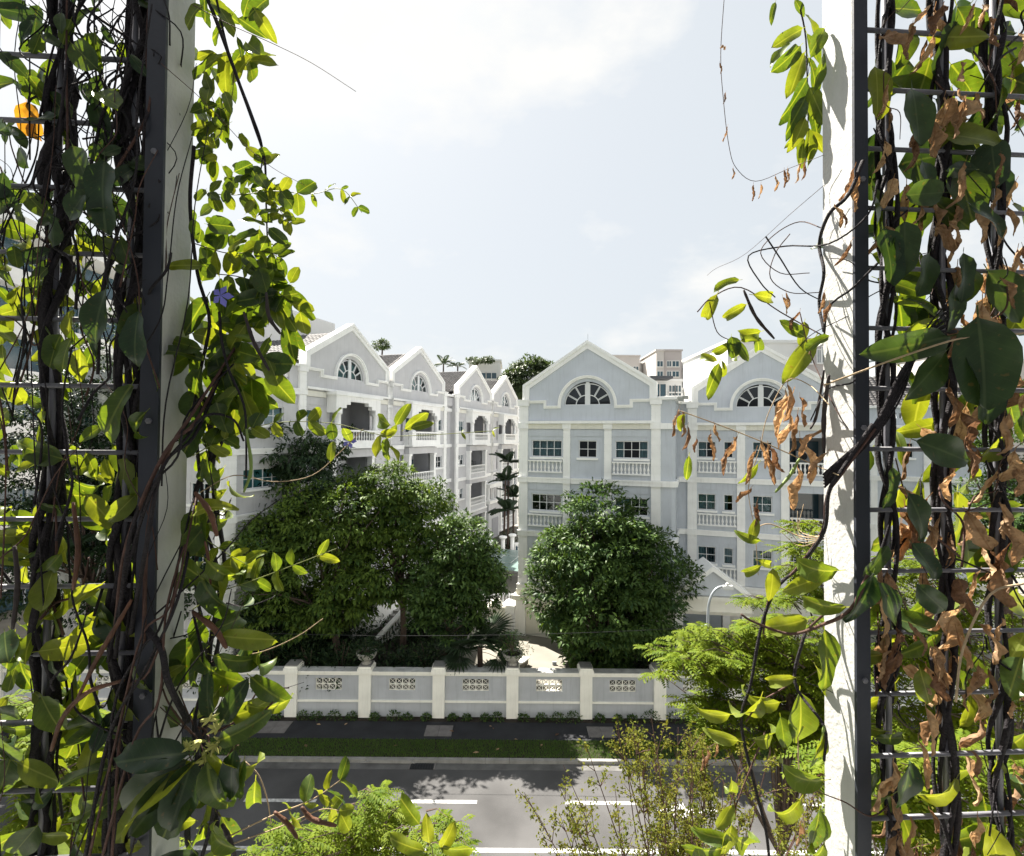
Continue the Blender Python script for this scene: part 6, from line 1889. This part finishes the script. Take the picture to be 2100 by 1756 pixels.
# ================ right trellis vines
w1 = Vine('vine of broad dark leaves on the trellis rod next to the right post', 1848, seed=201)
w2 = Vine('vine hung with dry orange leaves on the middle right trellis rod', 1967, seed=202)
w3 = Vine('vine hung with dry brown leaves on the outermost right trellis rod', 2080, seed=203)
for v, x in ((w1, VR[0]), (w2, VR[1]), (w3, VR[2])):
    for i in range(5):
        v.helix(x, 11.7, 15.4, .012 + .004*(i % 3), v.rd.uniform(.005, .0105), v.rd.choice((-1, 1))*v.rd.uniform(3, 7), i*1.3, .007)
r4 = random.Random(23)
for i in range(46):
    v = r4.choice((w1, w2, w3)); x0, y0 = r4.uniform(1790, 2110), r4.uniform(-20, 1780); a = r4.gauss(1.57, .6)*r4.choice((1, -1)); ln = r4.uniform(90, 260)
    v.stem([(x0 + math.cos(a)*ln*f + r4.gauss(0, 12), y0 + math.sin(a)*ln*f + r4.gauss(0, 12), yp(x0) + r4.uniform(-.04, .12)) for f in (0, .25, .5, .75, 1)], r4.choice((.0015, .0022, .003, .0042)), r4.choice(('vinebark', 'twig', 'twig', 'vinebark')), .5)
fill([w1, w2], 58, (1785, 2100), (-30, 620), (70, 140), ['ovate', 'round', 'long'], [V, 'lf_big', 'lf_big', YG, V], r4, (.0, .2), .8)
fill([w1, w2, w3], 40, (1785, 2110), (600, 1250), (70, 140), ['ovate', 'long'], [V, YG], r4, (.04, .2), .8)
fill([w1, w2, w3], 44, (1785, 2110), (1250, 1790), (60, 120), ['ovate', 'hook', 'long'], [YG, V, YG], r4, (.0, .2), .7)
def dry(vs, n, xr, yr, ln, r, Yr=(-.06, .1)):
    for i in range(n):
        v = r.choice(vs); x, y = r.uniform(*xr), r.uniform(*yr)
        v.leaf(x, y, r.uniform(*ln), r.gauss(-90, 16), r.choice(('dry', 'dry', 'dryflat')), 'lf_dry', yp(x) + r.uniform(*Yr), r.gauss(0, 15), r.uniform(-70, 70))
dry([w2, w3], 44, (1900, 2110), (-30, 480), (55, 95), r4)
dry([w1], 16, (1800, 1900), (0, 560), (50, 90), r4)
dry([w3, w2], 60, (1940, 2110), (480, 1250), (55, 100), r4)
dry([w1, w2], 22, (1790, 1960), (840, 1300), (60, 105), r4)
dry([w2, w3, w1], 60, (1800, 2110), (1250, 1780), (55, 105), r4)
for q in ((1945, 690, 170, 195, 'ovate', 1.50), (2005, 650, 195, -85, 'round', 1.46), (1985, 690, 190, -70, 'round', 1.5), (1940, 720, 125, -125, 'ovate', 1.52), (1960, 580, 100, -95, 'round', 1.54), (1905, 520, 90, -100, 'round', 1.54), (1810, 470, 120, -75, 'ovate', 1.54),
          (1855, 455, 110, -90, 'ovate', 1.54), (1975, 520, 100, -85, 'round', 1.53), (1880, 905, 130, -20, 'ovate', 1.5), (1935, 395, 75, 185, 'round', 1.5), (1990, 420, 110, -30, 'ovate', 1.5), (1860, 1010, 120, -60, 'ovate', 1.55), (1890, 330, 90, -70, 'ovate', 1.55), (1870, 180, 120, -80, 'round', 1.57),
          (1790, 1175, 120, -105, 'ovate', 1.5), (1800, 1195, 105, -60, 'ovate', 1.48), (1870, 1115, 100, -50, 'ovate', 1.5), (1880, 1200, 90, -45, 'ovate', 1.5), (1865, 1560, 110, -95, 'ovate', 1.52), (1830, 960, 90, -90, 'ovate', 1.55), (1820, 1120, 80, -120, 'ovate', 1.55)):
    w1.leaf(*q[:5], 'lf_big', q[5], 4, w1.rd.uniform(-25, 25))
w2.stem([(1690, 790, 1.6), (1840, 735, 1.5), (1967, 695, 1.47), (2040, 692, 1.47), (2120, 680, 1.47)], .003, 'paletwig', .9)
w2.stem([(1960, 1440, 1.5), (1975, 1330, 1.5), (2030, 1220, 1.5), (2110, 1195, 1.5)], .0035, 'paletwig', .9)
for i in range(5):
    w1.stem([(1690, 1000 - i*6, 1.6), (1790, 900 - i*5, 1.56), (1850, 810 - i*12, 1.55), (1890 + i*6, 690, 1.56), (1960, 600 + i*20, 1.58)], .0035 + .0012*i, 'vinebark', .7)

# ================ vine on the inner side of the right post
x1 = Vine('vine of long drooping leaves hanging from above beside the right post', 1660, seed=301)
x2 = Vine('bare curling vine with a few bright leaves left of the right post', 1680, seed=302)
x3 = Vine('dry vine branch with hanging shrivelled leaves in front of the second gable', 1670, seed=303)
x4 = Vine('lower vine with bright drooping leaves beside the foot of the right post', 1640, seed=304)
for v_ in (x1, x2, x3, x4): v_.back = .20
p = x1.stem([(1625, -40, 1.68), (1650, 60, 1.68), (1655, 150, 1.68), (1657, 250, 1.68), (1650, 300, 1.68)], .0035, 'vinebark', .5)
for q in ((1652, 30, 65, -55), (1645, 60, 70, -150), (1640, 95, 75, -130), (1655, 70, 70, -65), (1650, 110, 90, -112), (1658, 120, 85, -68), (1655, 160, 100, -115), (1660, 180, 80, -70), (1652, 200, 90, -118), (1662, 215, 70, -75), (1652, 240, 75, -110),
          (1655, 260, 80, -80), (1645, 270, 45, -140), (1640, 280, 60, -85), (1590, 5, 45, -110), (1630, 0, 40, -60), (1620, 90, 60, -140), (1690, 60, 60, -120), (1690, 110, 80, -100), (1680, 190, 70, -95), (1648, 285, 60, -100), (1665, 270, 55, -60)):
    x1.leaf(*q, x1.rd.choice(('long', 'long', 'ovate')), x1.rd.choice((V, V, YG)), 1.68 + x1.rd.uniform(-.03, .05), 5)
x1.stem([(1690, 60, 1.7), (1665, 110, 1.69), (1656, 160, 1.68)], .0018, 'vinebark')
p = x3.stem([(1487, -30, 1.66), (1478, 110, 1.66), (1484, 210, 1.66), (1495, 300, 1.66), (1510, 345, 1.66), (1550, 372, 1.66), (1620, 345, 1.66), (1690, 318, 1.66)], .0014, 'twig', .7)
for q in ((1478, 100, 30), (1476, 130, 28), (1492, 260, 30), (1488, 190, 22), (1545, 380, 34), (1560, 378, 30), (1608, 350, 40), (1615, 345, 36), (1590, 362, 34), (1650, 330, 40), (1640, 335, 44), (1503, 345, 24)):
    x3.leaf(q[0], q[1], q[2], -95, 'dry', 'lf_dry', 1.66)
p = x3.stem([(1392, 842, 1.6), (1470, 870, 1.6), (1560, 905, 1.6), (1650, 945, 1.6), (1720, 975, 1.55)], .0022, 'paletwig', .9)
x3.stem([(1700, 830, 1.55), (1660, 790, 1.6), (1615, 780, 1.6), (1575, 850, 1.6), (1558, 920, 1.6), (1535, 1000, 1.6), (1548, 1090, 1.6), (1555, 1180, 1.6)], .002, 'paletwig', .6)
for q in ((1400, 845, 55, -80), (1392, 840, 60, -100), (1410, 875, 55, -95), (1428, 900, 30, -95), (1465, 870, 45, -90), (1458, 890, 60, -95), (1512, 895, 75, -105), (1500, 915, 70, -100), (1560, 905, 60, -85), (1575, 915, 70, -80), (1550, 925, 75, -110), (1570, 935, 70, -75), (1580, 920, 60, -60),
          (1615, 790, 90, -85), (1625, 810, 110, -92), (1635, 850, 90, -85), (1640, 900, 100, -88), (1620, 850, 80, -100), (1635, 960, 90, -95), (1610, 800, 60, -110), (1690, 880, 80, -120), (1695, 930, 70, -110), (1552, 1030, 60, -100), (1545, 1040, 40, -60), (1540, 1000, 45, -130), (1640, 815, 70, -70)):
    x3.leaf(*q, 'dry', 'lf_dry', 1.58 + x3.rd.uniform(-.03, .03))
x3.pod([(1640, 940, 1.57), (1620, 975, 1.57), (1590, 1010, 1.57)], .0085, 'pod_green')
x3.leaf(1405, 850, 55, -110, 'long', YG, 1.6); x3.leaf(1413, 935, 60, -95, 'long', YG, 1.6); x3.leaf(1555, 950, 60, -125, 'long', YG, 1.6)
# curls
x2.stem([(1770, 330, 1.6), (1740, 400, 1.6), (1700, 440, 1.62), (1680, 500, 1.64), (1690, 560, 1.64), (1680, 620, 1.64), (1690, 680, 1.64)], .0065, 'vinebark', .8)
x2.stem([(1800, 370, 1.58), (1780, 440, 1.58), (1700, 500, 1.62), (1610, 505, 1.64), (1535, 525, 1.64), (1560, 580, 1.64), (1590, 610, 1.64)], .0032, 'vinebark', .7)
x2.stem([(1690, 470, 1.64), (1640, 455, 1.64), (1590, 480, 1.64), (1560, 520, 1.64), (1600, 560, 1.64), (1660, 560, 1.64)], .002, 'twig', .8)
x2.stem([(1620, 480, 1.64), (1590, 520, 1.64), (1580, 570, 1.64), (1620, 600, 1.64), (1680, 600, 1.64)], .002, 'twig', .8)
x2.stem([(1690, 380, 1.64), (1620, 440, 1.66), (1530, 520, 1.66), (1470, 550, 1.66), (1450, 565, 1.66)], .001, 'twig', .6)
x2.stem([(1570, 485, 1.62), (1600, 530, 1.62), (1640, 590, 1.62), (1690, 620, 1.62)], .003, 'vinebark', .6)
x2.stem([(1430, 640, 1.64), (1460, 610, 1.64), (1520, 590, 1.64), (1600, 640, 1.64), (1690, 690, 1.62)], .0024, 'twig', .9)
x2.stem([(1455, 620, 1.64), (1470, 680, 1.64), (1500, 700, 1.64)], .002, 'twig', .8)
x2.stem([(1640, 640, 1.62), (1660, 720, 1.6), (1690, 790, 1.6), (1720, 850, 1.58), (1740, 880, 1.58)], .002, 'twig', .8)
x2.stem([(1800, 540, 1.56), (1750, 590, 1.58), (1700, 630, 1.62), (1690, 690, 1.63)], .004, 'vinebark', .8)
x2.pod([(1525, 595, 1.62), (1550, 650, 1.62), (1588, 695, 1.62)], .0085, 'pod_dark')
x2.pod([(1700, 770, 1.58), (1690, 850, 1.58), (1690, 930, 1.58)], .010, 'pod_dark'); x2.pod([(1690, 760, 1.58), (1675, 850, 1.58), (1662, 880, 1.58)], .007, 'pod_dark')
for q in ((1470, 605, 75, -120, 'hook', YG), (1515, 575, 60, 185, 'hook', YG), (1530, 625, 70, -150, 'hook', YG), (1545, 605, 80, -10, 'hook', YG), (1500, 705, 62, -40, 'hook', YG), (1510, 700, 50, -60, 'ovate', V), (1495, 705, 45, -140, 'hook', YG), (1475, 745, 80, -110, 'long', YG), (1480, 740, 60, -70, 'hook', YG),
          (1470, 740, 50, 160, 'hook', YG), (1520, 700, 50, 20, 'hook', YG), (1560, 680, 60, 200, 'hook', YG), (1670, 695, 110, -125, 'long', YG), (1650, 660, 50, -100, 'ovate', YG), (1650, 690, 60, 150, 'ovate', YG), (1700, 690, 60, -160, 'hook', V), (1500, 690, 45, -80, 'round', V), (1550, 690, 50, -70, 'hook', YG)):
    x2.leaf(q[0], q[1], q[2], q[3], q[4], q[5], 1.63, 5, x2.rd.uniform(-25, 25))
for q in ((1605, 610, 40, -85), (1612, 600, 35, -80), (1640, 640, 50, -95), (1690, 600, 50, -110), (1700, 620, 45, -100), (1752, 345, 70, -100), (1762, 360, 75, -95), (1710, 420, 55, -80), (1715, 430, 45, -60), (1745, 495, 60, -120), (1660, 700, 30, -90)):
    x2.leaf(*q, 'dry', 'lf_dry', 1.6)
# lower part
x4.stem([(1790, 870, 1.55), (1730, 960, 1.56), (1700, 1010, 1.58), (1690, 1090, 1.6), (1640, 1160, 1.62), (1590, 1210, 1.62), (1560, 1290, 1.62), (1540, 1400, 1.62), (1520, 1480, 1.62), (1545, 1600, 1.62), (1570, 1700, 1.62), (1580, 1790, 1.62)], .0065, 'vinebark', .8)
x4.stem([(1795, 880, 1.55), (1725, 975, 1.56), (1695, 1020, 1.58), (1685, 1090, 1.6), (1630, 1170, 1.62), (1580, 1220, 1.62), (1565, 1300, 1.62)], .004, 'twig', .8)
x4.stem([(1780, 1180, 1.5), (1745, 1250, 1.52), (1690, 1280, 1.55), (1620, 1300, 1.58), (1545, 1275, 1.6), (1520, 1260, 1.6)], .0065, 'twig', .6)
x4.stem([(1690, 1100, 1.62), (1640, 1100, 1.62), (1580, 1075, 1.62), (1545, 1085, 1.62)], .003, 'paletwig', .6)
for i in range(5): x4.stem([(1690, 1105, 1.62), (1640, 1120 - i*8, 1.63), (1600 + i*12, 1090 - i*14, 1.64)], .0018, 'paletwig', .5)
x4.stem([(1700, 1250, 1.6), (1650, 1300, 1.6), (1640, 1340, 1.6), (1620, 1400, 1.6), (1560, 1440, 1.6), (1530, 1480, 1.6)], .004, 'twig', .7)
x4.stem([(1650, 1300, 1.58), (1630, 1400, 1.58), (1690, 1490, 1.58), (1690, 1560, 1.58)], .0055, 'vinebark', .8)
x4.stem([(1570, 1500, 1.6), (1500, 1680, 1.6), (1480, 1790, 1.6)], .003, 'twig', .7)
x4.stem([(1635, 1470, 1.6), (1640, 1600, 1.6), (1660, 1790, 1.6)], .0025, 'paletwig', .7)
for q in ((1560, 1110, 60, 170, 'hook', YG), (1555, 1150, 55, -20, 'hook', YG), (1540, 1110, 50, 80, 'ovate', YG), (1560, 1160, 60, -150, 'hook', YG), (1585, 1165, 70, -95, 'ovate', YG), (1690, 1180, 90, 200, 'long', YG), (1720, 1170, 110, 190, 'hook', YG), (1655, 1270, 100, 195, 'hook', YG), (1735, 1245, 110, 185, 'hook', YG),
          (1690, 1290, 130, -85, 'ovate', V), (1675, 1370, 110, -60, 'long', YG), (1630, 1390, 80, 190, 'hook', YG), (1600, 1440, 95, 195, 'hook', YG), (1640, 1420, 115, -88, 'ovate', YG), (1560, 1430, 105, -105, 'hook', YG), (1500, 1465, 85, 190, 'hook', YG), (1515, 1520, 80, 170, 'hook', YG), (1545, 1515, 85, -10, 'hook', YG), (1600, 1470, 70, -80, 'ovate', V),
          (1500, 1690, 70, -100, 'ovate', YG), (1500, 1720, 90, 175, 'hook', YG), (1480, 1740, 80, 190, 'ovate', YG), (1505, 1715, 100, -40, 'hook', YG), (1470, 1700, 60, 60, 'ovate', YG), (1640, 1640, 100, -120, 'hook', YG), (1690, 1600, 110, 190, 'hook', YG), (1680, 1660, 90, -100, 'ovate', V), (1690, 1730, 90, -110, 'hook', YG), (1500, 1600, 60, -80, 'hook', YG), (1430, 1735, 60, -80, 'ovate', YG), (1690, 1500, 70, -100, 'long', YG)):
    x4.leaf(q[0], q[1], q[2], q[3], q[4], q[5], 1.58, 8, x4.rd.uniform(-20, 20))
for q in ((1440, 1545, 40, -95), (1450, 1535, 45, -90), (1470, 1520, 40, -95), (1620, 1480, 45, -90), (1690, 1590, 60, -95), (1640, 1690, 60, -90), (1505, 1640, 60, -95)):
    x4.leaf(*q, 'dry', 'lf_dry', 1.6)
x4.pod([(1690, 1490, 1.57), (1685, 1530, 1.57), (1665, 1570, 1.57)], .009, 'pod_green')
